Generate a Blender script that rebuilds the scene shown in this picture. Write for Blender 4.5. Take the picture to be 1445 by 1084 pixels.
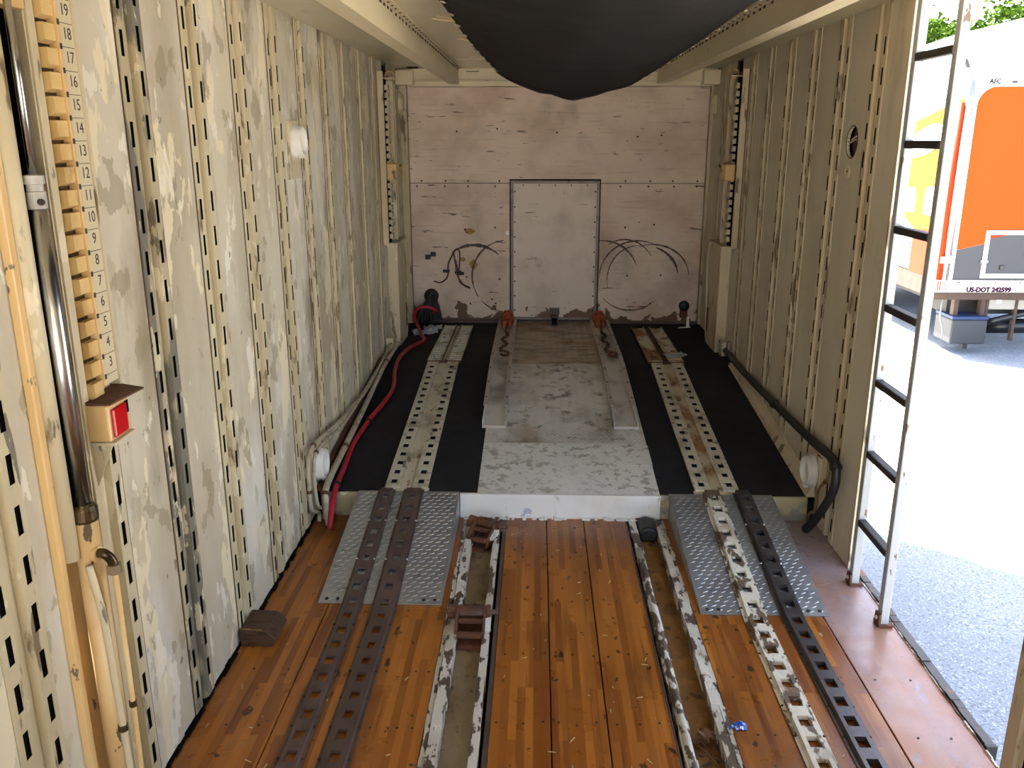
import bpy, math, random
from mathutils import Vector, Matrix
R = random.Random(7)
for o in list(bpy.data.objects): bpy.data.objects.remove(o)
scn = bpy.context.scene
COL = scn.collection

# ------------------------------------------------------------------ camera
FPX, YH, XV, CH = 1205.0, 197.0, 759.0, 1.80
th = math.atan((542.0 - YH) / FPX)
psi = math.atan((XV - 722.5) / FPX * math.cos(th))
fw = Vector((-math.sin(psi) * math.cos(th), math.cos(psi) * math.cos(th), -math.sin(th)))
rt = Vector((math.cos(psi), math.sin(psi), 0))
up = rt.cross(fw)
cd = bpy.data.cameras.new('camera')
cd.sensor_width = 36.0
cd.lens = 36.0 * FPX / 1445.0
cd.clip_start = 0.02
cd.clip_end = 400
cam = bpy.data.objects.new('camera', cd)
COL.objects.link(cam)
m3 = Matrix((rt, up, -fw)).transposed()
cam.matrix_world = Matrix.Translation((0, 0, CH)) @ m3.to_4x4()
scn.camera = cam

# ------------------------------------------------------------------ sky, sun, exposure
SUN_EL = math.radians(58)
SUN_H = Vector((-0.764, 0.645, 0)).normalized()          # horizontal direction towards the sun
w = bpy.data.worlds.new('world'); scn.world = w
w.use_nodes = True
nt = w.node_tree; nt.nodes.clear()
sky = nt.nodes.new('ShaderNodeTexSky'); sky.sky_type = 'NISHITA'; sky.sun_disc = False
sky.sun_elevation = SUN_EL
sky.sun_rotation = math.atan2(SUN_H.x, SUN_H.y)
sky.air_density = 0.8; sky.dust_density = 3.0; sky.ozone_density = 0.6
bg = nt.nodes.new('ShaderNodeBackground'); bg.inputs['Strength'].default_value = 0.30
wo = nt.nodes.new('ShaderNodeOutputWorld')
hs = nt.nodes.new('ShaderNodeHueSaturation'); hs.inputs['Saturation'].default_value = 0.72
nt.links.new(sky.outputs[0], hs.inputs['Color']); nt.links.new(hs.outputs[0], bg.inputs[0]); nt.links.new(bg.outputs[0], wo.inputs[0])
sd = bpy.data.lights.new('sun', 'SUN'); sd.energy = 8.0; sd.angle = math.radians(0.6); sd.color = (1.0, 0.945, 0.87)
sun = bpy.data.objects.new('sun', sd); COL.objects.link(sun)
sdir = Vector((SUN_H.x * math.cos(SUN_EL), SUN_H.y * math.cos(SUN_EL), math.sin(SUN_EL)))
sun.rotation_euler = sdir.to_track_quat('Z', 'Y').to_euler()
sun.location = (-6, 5, 12)
vs = scn.view_settings
vs.view_transform = 'Standard'; vs.look = 'None'; vs.gamma = 1.0; vs.use_curve_mapping = False
vs.exposure = 2.42

# ------------------------------------------------------------------ materials
def lin(h):
    if isinstance(h, str):
        h = h.lstrip('#'); c = [int(h[i:i + 2], 16) / 255 for i in (0, 2, 4)]
    else: c = h
    return tuple((x / 12.92 if x <= 0.04045 else ((x + 0.055) / 1.055) ** 2.4) for x in c) + (1,)

def mk(name, base, rough=0.6, metal=0.0, layers=(), bump=0.0, bscale=60.0, bstretch=(1, 1, 1), rvar=0.0, spec=0.5,
       strips=None, zchip=None, coat=0.0):
    """layers: (colour, scale, lo, hi, stretch, detail, amount); strips: (width, length, colour a, colour b); zchip: chipped paint near a height"""
    m = bpy.data.materials.new(name); m.use_nodes = True
    t = m.node_tree; n = t.nodes; L = t.links
    b = n['Principled BSDF']
    b.inputs['Roughness'].default_value = rough
    b.inputs['Metallic'].default_value = metal
    b.inputs['Specular IOR Level'].default_value = spec
    if coat: b.inputs['Coat Weight'].default_value = coat; b.inputs['Coat Roughness'].default_value = 0.2
    geo = n.new('ShaderNodeNewGeometry')
    def noise(scale, stretch, detail, off=0.0, rg=0.55):
        mp = n.new('ShaderNodeMapping'); mp.inputs['Scale'].default_value = stretch
        mp.inputs['Location'].default_value = (off, off * 1.7, off * 0.6)
        L.new(geo.outputs['Position'], mp.inputs['Vector'])
        nz = n.new('ShaderNodeTexNoise'); nz.inputs['Scale'].default_value = scale
        nz.inputs['Detail'].default_value = detail; nz.inputs['Roughness'].default_value = rg
        L.new(mp.outputs[0], nz.inputs['Vector'])
        return nz.outputs['Fac']
    def remap(sock, lo, hi, a=0.0, bb=1.0):
        mr = n.new('ShaderNodeMapRange'); mr.inputs['From Min'].default_value = lo; mr.inputs['From Max'].default_value = hi
        mr.inputs['To Min'].default_value = a; mr.inputs['To Max'].default_value = bb
        L.new(sock, mr.inputs['Value']); return mr.outputs[0]
    def mix(fac, a, bb):
        x = n.new('ShaderNodeMix'); x.data_type = 'RGBA'
        if isinstance(fac, float): x.inputs[0].default_value = fac
        else: L.new(fac, x.inputs[0])
        for s, i in ((a, 6), (bb, 7)):
            if isinstance(s, tuple): x.inputs[i].default_value = s
            else: L.new(s, x.inputs[i])
        return x.outputs[2]
    cur = lin(base)
    if strips:
        wd, ln, ca, cb = strips
        mp = n.new('ShaderNodeMapping'); mp.inputs['Rotation'].default_value = (0, 0, math.radians(90))
        L.new(geo.outputs['Position'], mp.inputs['Vector'])
        br = n.new('ShaderNodeTexBrick'); br.offset = 0.37; br.offset_frequency = 3; br.squash = 1
        br.inputs['Color1'].default_value = lin(ca); br.inputs['Color2'].default_value = lin(cb)
        br.inputs['Mortar'].default_value = lin(ca)
        br.inputs['Scale'].default_value = 1.0; br.inputs['Mortar Size'].default_value = 0.0
        br.inputs['Brick Width'].default_value = ln; br.inputs['Row Height'].default_value = wd
        L.new(mp.outputs[0], br.inputs['Vector'])
        cur = mix(0.8, cur, br.outputs['Color'])
    for i, l in enumerate(layers):
        col, sc, lo, hi = l[:4]
        st = l[4] if len(l) > 4 else (1, 1, 1)
        de = l[5] if len(l) > 5 else 4.0
        am = l[6] if len(l) > 6 else 1.0
        f = remap(noise(sc, st, de, 3.1 * (i + 1)), lo, hi, 0.0, am)
        cur = mix(f, cur, lin(col))
    if zchip:
        z0, z1, col = zchip
        sx = n.new('ShaderNodeSeparateXYZ'); L.new(geo.outputs['Position'], sx.inputs[0])
        g = remap(sx.outputs['Z'], z0, z1, 0.62, 0.25)
        a = n.new('ShaderNodeMath'); a.operation = 'LESS_THAN'
        L.new(noise(7.0, (1, 1, 1), 6.0, 9.0), a.inputs[0]); L.new(g, a.inputs[1])
        cur = mix(a.outputs[0], cur, lin(col))
    if isinstance(cur, tuple): b.inputs['Base Color'].default_value = cur
    else: L.new(cur, b.inputs['Base Color'])
    if rvar:
        L.new(remap(noise(9.0, (1, 1, 1), 4.0, 5.0), 0.3, 0.7, max(0.02, rough - rvar), rough + rvar), b.inputs['Roughness'])
    if bump:
        bp = n.new('ShaderNodeBump'); bp.inputs['Strength'].default_value = bump; bp.inputs['Distance'].default_value = 0.01
        L.new(noise(bscale, bstretch, 5.0, 1.3), bp.inputs['Height']); L.new(bp.outputs[0], b.inputs['Normal'])
    return m

M = {}
M['wall_l'] = mk('wall_cream_peeling', '#cbc3ae', 0.5, layers=[
    ('#dcd9d0', 2.3, 0.50, 0.62, (1, 1, 0.6), 5, 0.75), ('#a0957c', 1.7, 0.48, 0.68, (1, 1, 0.35), 6, 0.8),
    ('#e4d9b8', 4.2, 0.565, 0.575, (1, 1, 0.5), 7, 0.8), ('#b7ab8f', 5.5, 0.60, 0.61, (1, 1.6, 0.7), 8, 0.6),
    ('#76664b', 3.5, 0.57, 0.76, (1, 1, 0.3), 7, 0.85), ('#8f8468', 9.0, 0.60, 0.615, (1, 0.8, 0.6), 8, 0.6),
    ('#e9e4d4', 11.0, 0.615, 0.625, (1, 1, 0.45), 8, 0.7), ('#6b5136', 26.0, 0.70, 0.715, (1, 1, 0.6), 6, 0.8)],
    bump=0.12, bscale=14, rvar=0.12)
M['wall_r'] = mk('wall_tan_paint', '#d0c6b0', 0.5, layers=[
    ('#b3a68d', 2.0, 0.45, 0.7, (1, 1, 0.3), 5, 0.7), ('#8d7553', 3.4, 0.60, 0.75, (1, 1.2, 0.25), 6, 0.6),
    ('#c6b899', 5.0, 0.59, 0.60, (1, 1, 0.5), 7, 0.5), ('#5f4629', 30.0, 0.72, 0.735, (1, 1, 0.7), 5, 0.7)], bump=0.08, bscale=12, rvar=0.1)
M['post'] = mk('post_cream_paint', '#c9bd9d', 0.45, layers=[
    ('#a89a78', 3.0, 0.50, 0.75, (1, 1, 0.4), 5, 0.7), ('#e2d9bf', 9.0, 0.60, 0.62, (1, 1, 0.5), 6, 0.7),
    ('#66543a', 18.0, 0.60, 0.65, (1, 1, 0.25), 7, 0.85), ('#55504a', 13.0, 0.66, 0.67, (1, 1, 0.3), 8, 0.8)], bump=0.08, bscale=30)
M['post_bare'] = mk('post_paint_worn_to_metal', '#b8ac8e', 0.45, layers=[('#8f8468', 3.0, 0.45, 0.7, (1, 1, 0.4), 5, 0.7), ('#67665f', 7.0, 0.48, 0.52, (1, 1, 0.3), 7, 0.85), ('#dcd2b4', 16.0, 0.60, 0.62, (1, 1, 0.5), 6, 0.8), ('#4c3e2c', 24.0, 0.64, 0.67, (1, 1, 0.35), 6, 0.8)], bump=0.1, bscale=30)
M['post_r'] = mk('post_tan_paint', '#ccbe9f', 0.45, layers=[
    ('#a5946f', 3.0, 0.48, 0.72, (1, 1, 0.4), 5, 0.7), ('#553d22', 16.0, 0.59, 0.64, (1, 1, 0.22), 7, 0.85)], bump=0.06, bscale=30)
M['seam'] = mk('brown_seam_sealant', '#4b3426', 0.8)
M['skin'] = mk('dark_wall_cavity', '#0e0b09', 0.95, spec=0.1)  # near-black paints the shade of the wall cavity seen through the slots
M['outer'] = mk('white_trailer_skin', '#d6d3cc', 0.4)
M['ply'] = mk('plywood_grimy_white', '#e4d0be', 0.55, layers=[
    ('#b99d88', 2.0, 0.45, 0.70, (1, 1, 1.2), 5, 0.7), ('#a88b72', 6.0, 0.57, 0.75, (0.5, 1, 9), 6, 0.6),
    ('#8f7059', 1.6, 0.56, 0.76, (1, 1, 1), 6, 0.7), ('#8b8074', 2.3, 0.60, 0.78, (1, 1, 0.7), 7, 0.7), ('#dccabb', 4.0, 0.58, 0.66, (1, 1, 1), 5, 0.6),
    ('#5b4636', 9.0, 0.655, 0.68, (0.6, 1, 4), 7, 0.8), ('#4a3828', 34.0, 0.72, 0.735, (1, 1, 1), 4, 0.9)],
    bump=0.15, bscale=8, bstretch=(0.6, 1, 8), zchip=(0.31, 0.56, '#6e5238'))
M['plydoor'] = mk('hatch_panel_paint', '#e2d2c4', 0.5, layers=[
    ('#b09a86', 2.6, 0.48, 0.72, (1, 1, 1), 6, 0.7), ('#9b7c60', 5.0, 0.63, 0.72, (1, 1, 1), 6, 0.6),
    ('#5b4636', 12.0, 0.68, 0.70, (0.35, 1, 5), 6, 0.8)], bump=0.1, bscale=10, zchip=(0.33, 0.50, '#7a5640'))
M['ceil'] = mk('ceiling_cream', '#d8cfb2', 0.22, layers=[('#b5a682', 1.6, 0.45, 0.75, (1, 0.5, 1), 5, 0.7), ('#8f7d5a', 3.0, 0.62, 0.8, (1, 0.5, 1), 5, 0.5)])
M['beam'] = mk('beam_cream_enamel', '#dccfac', 0.35, layers=[('#b7a67f', 2.2, 0.48, 0.75, (1, 0.6, 1), 5, 0.6), ('#8b7650', 9.0, 0.68, 0.72, (1, 0.4, 1), 6, 0.6)])
M['dark'] = mk('black_void', '#0c0a09', 0.95, spec=0.1)  # black for shade behind slots and in voids; also colours the sealant
M['wood'] = mk('varnished_oak_strips', '#9a5a22', 0.34, strips=(0.027, 0.42, '#743c13', '#b4722b'), layers=[
    ('#6f3812', 3.0, 0.50, 0.75, (2.5, 0.35, 1), 6, 0.75), ('#c07c34', 5.0, 0.60, 0.72, (8, 0.3, 1), 4, 0.5),
    ('#5a2c10', 28.0, 0.58, 0.70, (1.6, 0.06, 1), 5, 0.55), ('#3d2110', 1.5, 0.53, 0.75, (1, 0.7, 1), 7, 0.8),
    ('#2a1a10', 24.0, 0.665, 0.685, (1, 0.6, 1), 4, 0.85), ('#c9b9a0', 34.0, 0.73, 0.74, (1.5, 0.4, 1), 3, 0.7)], bump=0.06, bscale=40, bstretch=(2, 0.15, 1), rvar=0.10)
M['wood_side'] = mk('plank_scuffs_sky_haze', '#a0683c', 0.30, strips=(0.06, 1.4, '#96592c', '#a86c3c'), layers=[
    ('#948a8e', 1.3, 0.34, 0.54, (1.2, 0.6, 1), 6, 0.8), ('#7a4423', 4.0, 0.55, 0.75, (2.0, 0.3, 1), 6, 0.6),  # lilac-grey layers paint a sky-reflection haze over the dusty wear
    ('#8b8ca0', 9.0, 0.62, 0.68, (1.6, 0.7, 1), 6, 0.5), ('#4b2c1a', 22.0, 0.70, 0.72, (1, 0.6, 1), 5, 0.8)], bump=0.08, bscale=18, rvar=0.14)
M['joint'] = mk('plank_joint_grime', '#1c120b', 0.9)
M['steel_br'] = mk('brown_oxide_steel', '#5b4a44', 0.5, metal=0.25, layers=[
    ('#6e5a52', 6.0, 0.5, 0.7, (1, 0.5, 1), 5, 0.7), ('#3c2e28', 10.0, 0.55, 0.7, (1, 0.6, 1), 6, 0.7), ('#7a5238', 17.0, 0.66, 0.70, (1, 1, 1), 6, 0.6)], bump=0.12, bscale=70)
M['steel_dk'] = mk('dark_bare_steel', '#54504f', 0.36, metal=0.55, layers=[
    ('#3b3230', 7.0, 0.5, 0.7, (1, 0.6, 1), 5, 0.7), ('#6a6a6c', 4.0, 0.55, 0.75, (1, 0.5, 1), 5, 0.6), ('#5f3f2c', 16.0, 0.66, 0.70, (1, 1, 1), 6, 0.7)], bump=0.1, bscale=70)
M['chip'] = mk('white_paint_flaking_rust', '#cfcbbf', 0.55, layers=[
    ('#a89f8a', 6.0, 0.48, 0.68, (1, 0.5, 1), 5, 0.8), ('#4d3a2a', 24.0, 0.505, 0.53, (1.2, 0.45, 1), 7, 0.95), ('#8c5a34', 13.0, 0.63, 0.70, (1, 0.7, 1), 6, 0.6)], bump=0.3, bscale=40)
M['chip_rail'] = mk('cream_paint_worn_rail', '#cfc8b4', 0.5, layers=[
    ('#9f9580', 8.0, 0.5, 0.68, (1, 0.6, 1), 5, 0.8), ('#5b4430', 20.0, 0.52, 0.56, (1, 0.5, 1), 7, 0.95), ('#8d6a45', 10.0, 0.60, 0.70, (1, 0.7, 1), 6, 0.6)], bump=0.3, bscale=50)
M['track'] = mk('cream_track_grimy', '#c9c2ae', 0.55, layers=[
    ('#8f8568', 9.0, 0.50, 0.66, (1, 0.7, 1), 6, 0.8), ('#6b5636', 22.0, 0.60, 0.65, (1, 0.7, 1), 6, 0.8), ('#7f5a30', 5.0, 0.62, 0.74, (1, 0.5, 1), 6, 0.6)], bump=0.25, bscale=60)
M['track_dk'] = mk('track_groove_dark', '#5d523d', 0.7, layers=[('#3a3022', 9.0, 0.5, 0.65, (1, 1, 1), 5, 0.8)])  # darker base so the gaps between the ribs stand out
M['track_rust'] = mk('cream_track_rust_stained', '#bfb394', 0.6, layers=[
    ('#8f8568', 9.0, 0.50, 0.66, (1, 0.7, 1), 6, 0.8), ('#8a4f1e', 5.5, 0.45, 0.56, (1, 0.5, 1), 6, 0.85), ('#5d2c10', 14.0, 0.54, 0.62, (1, 0.6, 1), 6, 0.8)], bump=0.25, bscale=60)
M['rust'] = mk('rust_brown', '#5c3a26', 0.75, layers=[('#7a4526', 14, 0.5, 0.65, (1, 1, 1), 6, 0.8), ('#33231b', 20, 0.55, 0.7, (1, 1, 1), 6, 0.7)], bump=0.3, bscale=80)
M['pit'] = mk('rusty_channel_bed', '#8e7a5c', 0.75, layers=[
    ('#a0947c', 5.0, 0.50, 0.66, (1, 0.6, 1), 7, 0.8), ('#5a3719', 8.0, 0.52, 0.66, (1, 0.6, 1), 7, 0.8), ('#2e2014', 22.0, 0.58, 0.68, (1, 0.7, 1), 6, 0.8)], bump=0.5, bscale=70)
M['pit_r'] = mk('rusty_channel_bed_leafy', '#7e5520', 0.8, layers=[
    ('#a8762c', 9.0, 0.48, 0.62, (1, 0.6, 1), 7, 0.8), ('#47290f', 8.0, 0.50, 0.64, (1, 0.6, 1), 7, 0.8), ('#20150c', 26.0, 0.56, 0.66, (1, 0.7, 1), 6, 0.8)], bump=0.6, bscale=60)
M['alu'] = mk('aluminium_tread', '#aeb2b4', 0.38, metal=0.75, layers=[('#8d9092', 6.0, 0.48, 0.7, (1, 1, 1), 6, 0.7), ('#6c6a66', 14.0, 0.62, 0.72, (1, 1, 1), 6, 0.6)], bump=0.06, bscale=90, rvar=0.1)
M['alu_lug'] = mk('aluminium_lug_worn', '#bcbfc0', 0.35, metal=0.75)
M['alu_ch'] = mk('aluminium_channel_dull', '#cdcac3', 0.42, metal=0.0, layers=[('#6f6a62', 5.0, 0.48, 0.68, (1, 0.6, 1), 6, 0.8), ('#8a6234', 6.0, 0.62, 0.72, (1, 0.6, 1), 6, 0.6)])
M['plate'] = mk('deck_tread_white_worn', '#d2cfc6', 0.55, metal=0.1, layers=[
    ('#8c8573', 3.0, 0.46, 0.64, (1, 0.8, 1), 7, 0.8), ('#4a4030', 12.0, 0.55, 0.68, (1, 0.9, 1), 10, 0.75), ('#cdccc6', 4.0, 0.56, 0.68, (1, 1, 1), 6, 0.7), ('#7b5a30', 2.2, 0.60, 0.72, (1, 0.6, 1), 6, 0.6)], bump=0.2, bscale=50)
M['plate_far'] = mk('deck_tread_tan_stained', '#b0a48c', 0.55, metal=0.1, layers=[
    ('#6f6350', 5.0, 0.48, 0.64, (1, 2.2, 1), 7, 0.8), ('#8c5a26', 2.0, 0.52, 0.64, (1, 1.2, 1), 6, 0.7), ('#4a3f30', 9.0, 0.58, 0.68, (0.8, 2, 1), 7, 0.7)], bump=0.2, bscale=50)
M['plate_near'] = mk('deck_plate_white_corroded', '#d8d6ce', 0.6, layers=[
    ('#8f8a7c', 22.0, 0.52, 0.62, (1, 1, 1), 7, 0.75), ('#dddbd4', 3.0, 0.5, 0.66, (1, 1, 1), 6, 0.7), ('#8c6b45', 4.0, 0.64, 0.74, (1, 1, 1), 6, 0.6)], bump=0.5, bscale=45)
M['white'] = mk('white_paint_step', '#dedcd6', 0.5, layers=[
    ('#c3beb0', 3.0, 0.5, 0.7, (1, 1, 0.5), 6, 0.7), ('#9aa3b0', 9.0, 0.655, 0.665, (1, 1, 1), 6, 0.8), ('#7d6848', 8.0, 0.64, 0.70, (1.6, 1, 0.5), 6, 0.7)], bump=0.1, bscale=20)
M['step_side'] = mk('cream_paint_step_flaking', '#a89a76', 0.6, layers=[('#7d7a70', 6.0, 0.5, 0.56, (1, 1, 1), 6, 0.8), ('#5b4a32', 9.0, 0.58, 0.66, (1, 1, 1), 7, 0.8), ('#d4c9a8', 7.0, 0.62, 0.63, (1, 1, 1), 6, 0.8)], bump=0.2, bscale=30)
M['black'] = mk('black_nonslip_deck', '#1c1d20', 0.82, layers=[('#2d2f33', 2.0, 0.5, 0.75, (1, 1, 1), 6, 0.7), ('#101113', 6.0, 0.5, 0.7, (1, 1, 1), 5, 0.6)], bump=0.35, bscale=160, spec=0.25)
M['tarp'] = mk('black_mesh_tarp', '#1d1b1a', 0.8, layers=[('#292725', 2.0, 0.45, 0.7, (0.5, 3, 1), 5, 0.6)], bump=0.5, bscale=5, bstretch=(0.5, 2, 1), spec=0.2)
M['brass'] = mk('grommet_brass', '#b6ad94', 0.35, metal=0.8)
M['peach'] = mk('peach_cream_enamel', '#d8b57c', 0.4, layers=[('#c9a468', 2.4, 0.48, 0.7, (1, 1, 0.3), 5, 0.6), ('#e6d3a4', 5.0, 0.57, 0.66, (1, 1, 0.4), 5, 0.6), ('#4e463e', 18.0, 0.66, 0.675, (1, 1, 0.5), 7, 0.9)], bump=0.06, bscale=25)
M['rackp'] = mk('rack_peach_grimy', '#d6b679', 0.5, layers=[('#a9762f', 6.0, 0.50, 0.68, (1, 1, 0.6), 6, 0.75), ('#5f3f1c', 12.0, 0.60, 0.72, (1, 1, 0.7), 6, 0.7)], bump=0.15, bscale=40)
M['ink'] = mk('marker_ink', '#3a2a24', 0.7)
M['chrome'] = mk('chrome_rod', '#d8dade', 0.22, metal=1.0)
M['gland'] = mk('oily_steel_gland', '#5a4a32', 0.3, metal=0.7, layers=[('#2c2118', 30, 0.5, 0.6, (1, 1, 1), 4, 0.8)])
M['red'] = mk('red_lens', '#c00010', 0.25)
M['black_rub'] = mk('black_rubber', '#161616', 0.5)
M['red_rub'] = mk('red_rubber_hose', '#a8182c', 0.45, layers=[('#701020', 14, 0.52, 0.66, (1, 1, 1), 4, 0.7)])
M['cond'] = mk('grey_cream_conduit', '#b5aa94', 0.45, layers=[('#7c6d52', 16, 0.52, 0.66, (1, 1, 1), 5, 0.7)])
M['copper'] = mk('copper_tube', '#9a7850', 0.4, metal=0.5)
M['pvc'] = mk('white_plastic', '#e2e0d8', 0.35, layers=[('#c6bfae', 5, 0.52, 0.7, (1, 1, 1), 5, 0.6)])
M['pvc_in'] = mk('grey_plastic_cap', '#b9b5a6', 0.45)
M['lamp_am'] = mk('cream_cover', '#cfc4a4', 0.45)
M['orange'] = mk('orange_painted_steel', '#b8501c', 0.55, layers=[('#6a2c12', 18, 0.5, 0.64, (1, 1, 1), 5, 0.8)])
M['ladder'] = mk('white_ladder_paint_chipped', '#a6a9aa', 0.45, layers=[('#8e8c86', 3.0, 0.5, 0.7, (1, 1, 0.4), 5, 0.6), ('#6a5038', 26, 0.655, 0.67, (1, 1, 0.4), 6, 0.95)], bump=0.05, bscale=30)
M['rung'] = mk('dark_rung_grip', '#2b2624', 0.7)
M['woodblk'] = mk('stained_wood_block', '#4d3522', 0.6, layers=[('#2b1d14', 14, 0.48, 0.62, (1, 5, 5), 5, 0.8)], bump=0.2, bscale=20, bstretch=(1, 6, 6))
M['rubbar'] = mk('weathered_sill_bar', '#4a4643', 0.55, metal=0.3, layers=[('#8a5a48', 9, 0.58, 0.66, (1, 0.6, 1), 6, 0.7), ('#2a2827', 8, 0.5, 0.7, (1, 0.6, 1), 5, 0.7)], bump=0.2, bscale=40)
M['paper'] = mk('crumpled_plastic_film', '#9da3a8', 0.35)
M['bluewrap'] = mk('blue_wrapper', '#2f62c8', 0.35, layers=[('#dfe4ea', 60, 0.55, 0.6, (1, 1, 1), 3, 1.0)])
M['leaf'] = mk('dry_leaf', '#6a4a30', 0.8)
M['straw'] = mk('straw', '#cbb684', 0.7)
M['screw'] = mk('zinc_screw', '#d6d6d4', 0.35, metal=0.5)
M['screw_dk'] = mk('dark_screw', '#33271e', 0.7)
M['trimgrey'] = mk('grey_aluminium_trim', '#b3aaa2', 0.45, metal=0.15)
M['hatchtrim'] = mk('hatch_trim_worn', '#8d7f78', 0.5, metal=0.2, layers=[('#5c4a40', 9, 0.52, 0.66, (1, 1, 1), 5, 0.7)])
M['scuff'] = mk('tyre_scuff_rubber', '#55443c', 0.8, layers=[('#7d675a', 18, 0.45, 0.65, (1, 1, 1), 5, 0.8)])
M['wire'] = mk('brown_wire', '#5a3428', 0.6)
M['tear'] = mk('bare_wood_tear', '#a8854a', 0.7, layers=[('#6d532c', 30, 0.5, 0.65, (1, 1, 3), 4, 0.8)])
M['asph'] = mk('asphalt', '#6a727d', 0.85, layers=[('#98a3b0', 75, 0.55, 0.64, (1, 1, 1), 3, 0.8), ('#43474c', 60, 0.54, 0.64, (1, 1, 1), 3, 0.8), ('#5e6268', 1.0, 0.45, 0.7, (1, 1, 1), 5, 0.5)], bump=0.5, bscale=150)
M['conc'] = mk('concrete', '#cfc8bb', 0.85, layers=[('#aaa396', 1.2, 0.48, 0.7, (1, 1, 1), 6, 0.6), ('#c4beb2', 5, 0.5, 0.7, (1, 1, 1), 6, 0.5)], bump=0.2, bscale=60)
M['t_white'] = mk('truck_white_gloss', '#e9e9e6', 0.25)
M['t_skirt'] = mk('truck_skirt_dull_white', '#9c9a97', 0.5, spec=0.2)
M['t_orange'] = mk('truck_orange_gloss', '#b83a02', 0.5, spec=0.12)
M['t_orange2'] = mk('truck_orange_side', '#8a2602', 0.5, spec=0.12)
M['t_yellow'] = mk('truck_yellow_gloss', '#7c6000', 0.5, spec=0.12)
M['t_grey'] = mk('truck_grey_gloss', '#3d3f42', 0.5, spec=0.15)
M['t_stripe'] = mk('truck_grey_stripe', '#5c6664', 0.4)
M['t_chrome'] = mk('polished_corner_steel', '#c8c4c0', 0.15, metal=0.9)
M['t_rail'] = mk('chassis_rail_rusty', '#33231a', 0.7, layers=[('#4a3220', 8, 0.5, 0.65, (0.4, 1, 1), 5, 0.7)])
M['t_under'] = mk('underbody_black', '#1b1a1a', 0.7)
M['t_box'] = mk('grey_tool_box', '#33363a', 0.5, metal=0.0, spec=0.2)
M['t_text'] = mk('maroon_lettering', '#2a0622', 0.7, spec=0.1)
M['t_grey_txt'] = mk('grey_lettering', '#24262a', 0.7, spec=0.1)
M['t_blue'] = mk('blue_stripe', '#22304e', 0.5, spec=0.2)
M['t_redst'] = mk('red_stripe', '#d8402c', 0.4)
M['t_brown'] = mk('brown_logo_rim', '#7c4a28', 0.5)
M['t_tank'] = mk('tank_dark_gloss', '#26292c', 0.25, metal=0.4)
M['t_beam'] = mk('grey_cross_member', '#8a8880', 0.6)
M['rubber'] = mk('tyre_rubber', '#1a1a1a', 0.8)
M['leafg'] = mk('tree_leaves', '#3a5410', 0.7, spec=0.1, layers=[('#4f6a16', 3.0, 0.45, 0.6, (1, 1, 1), 3, 0.8), ('#22380a', 6.0, 0.52, 0.66, (1, 1, 1), 3, 0.8)])
M['bark'] = mk('tree_bark', '#5b4a3a', 0.9)

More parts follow.
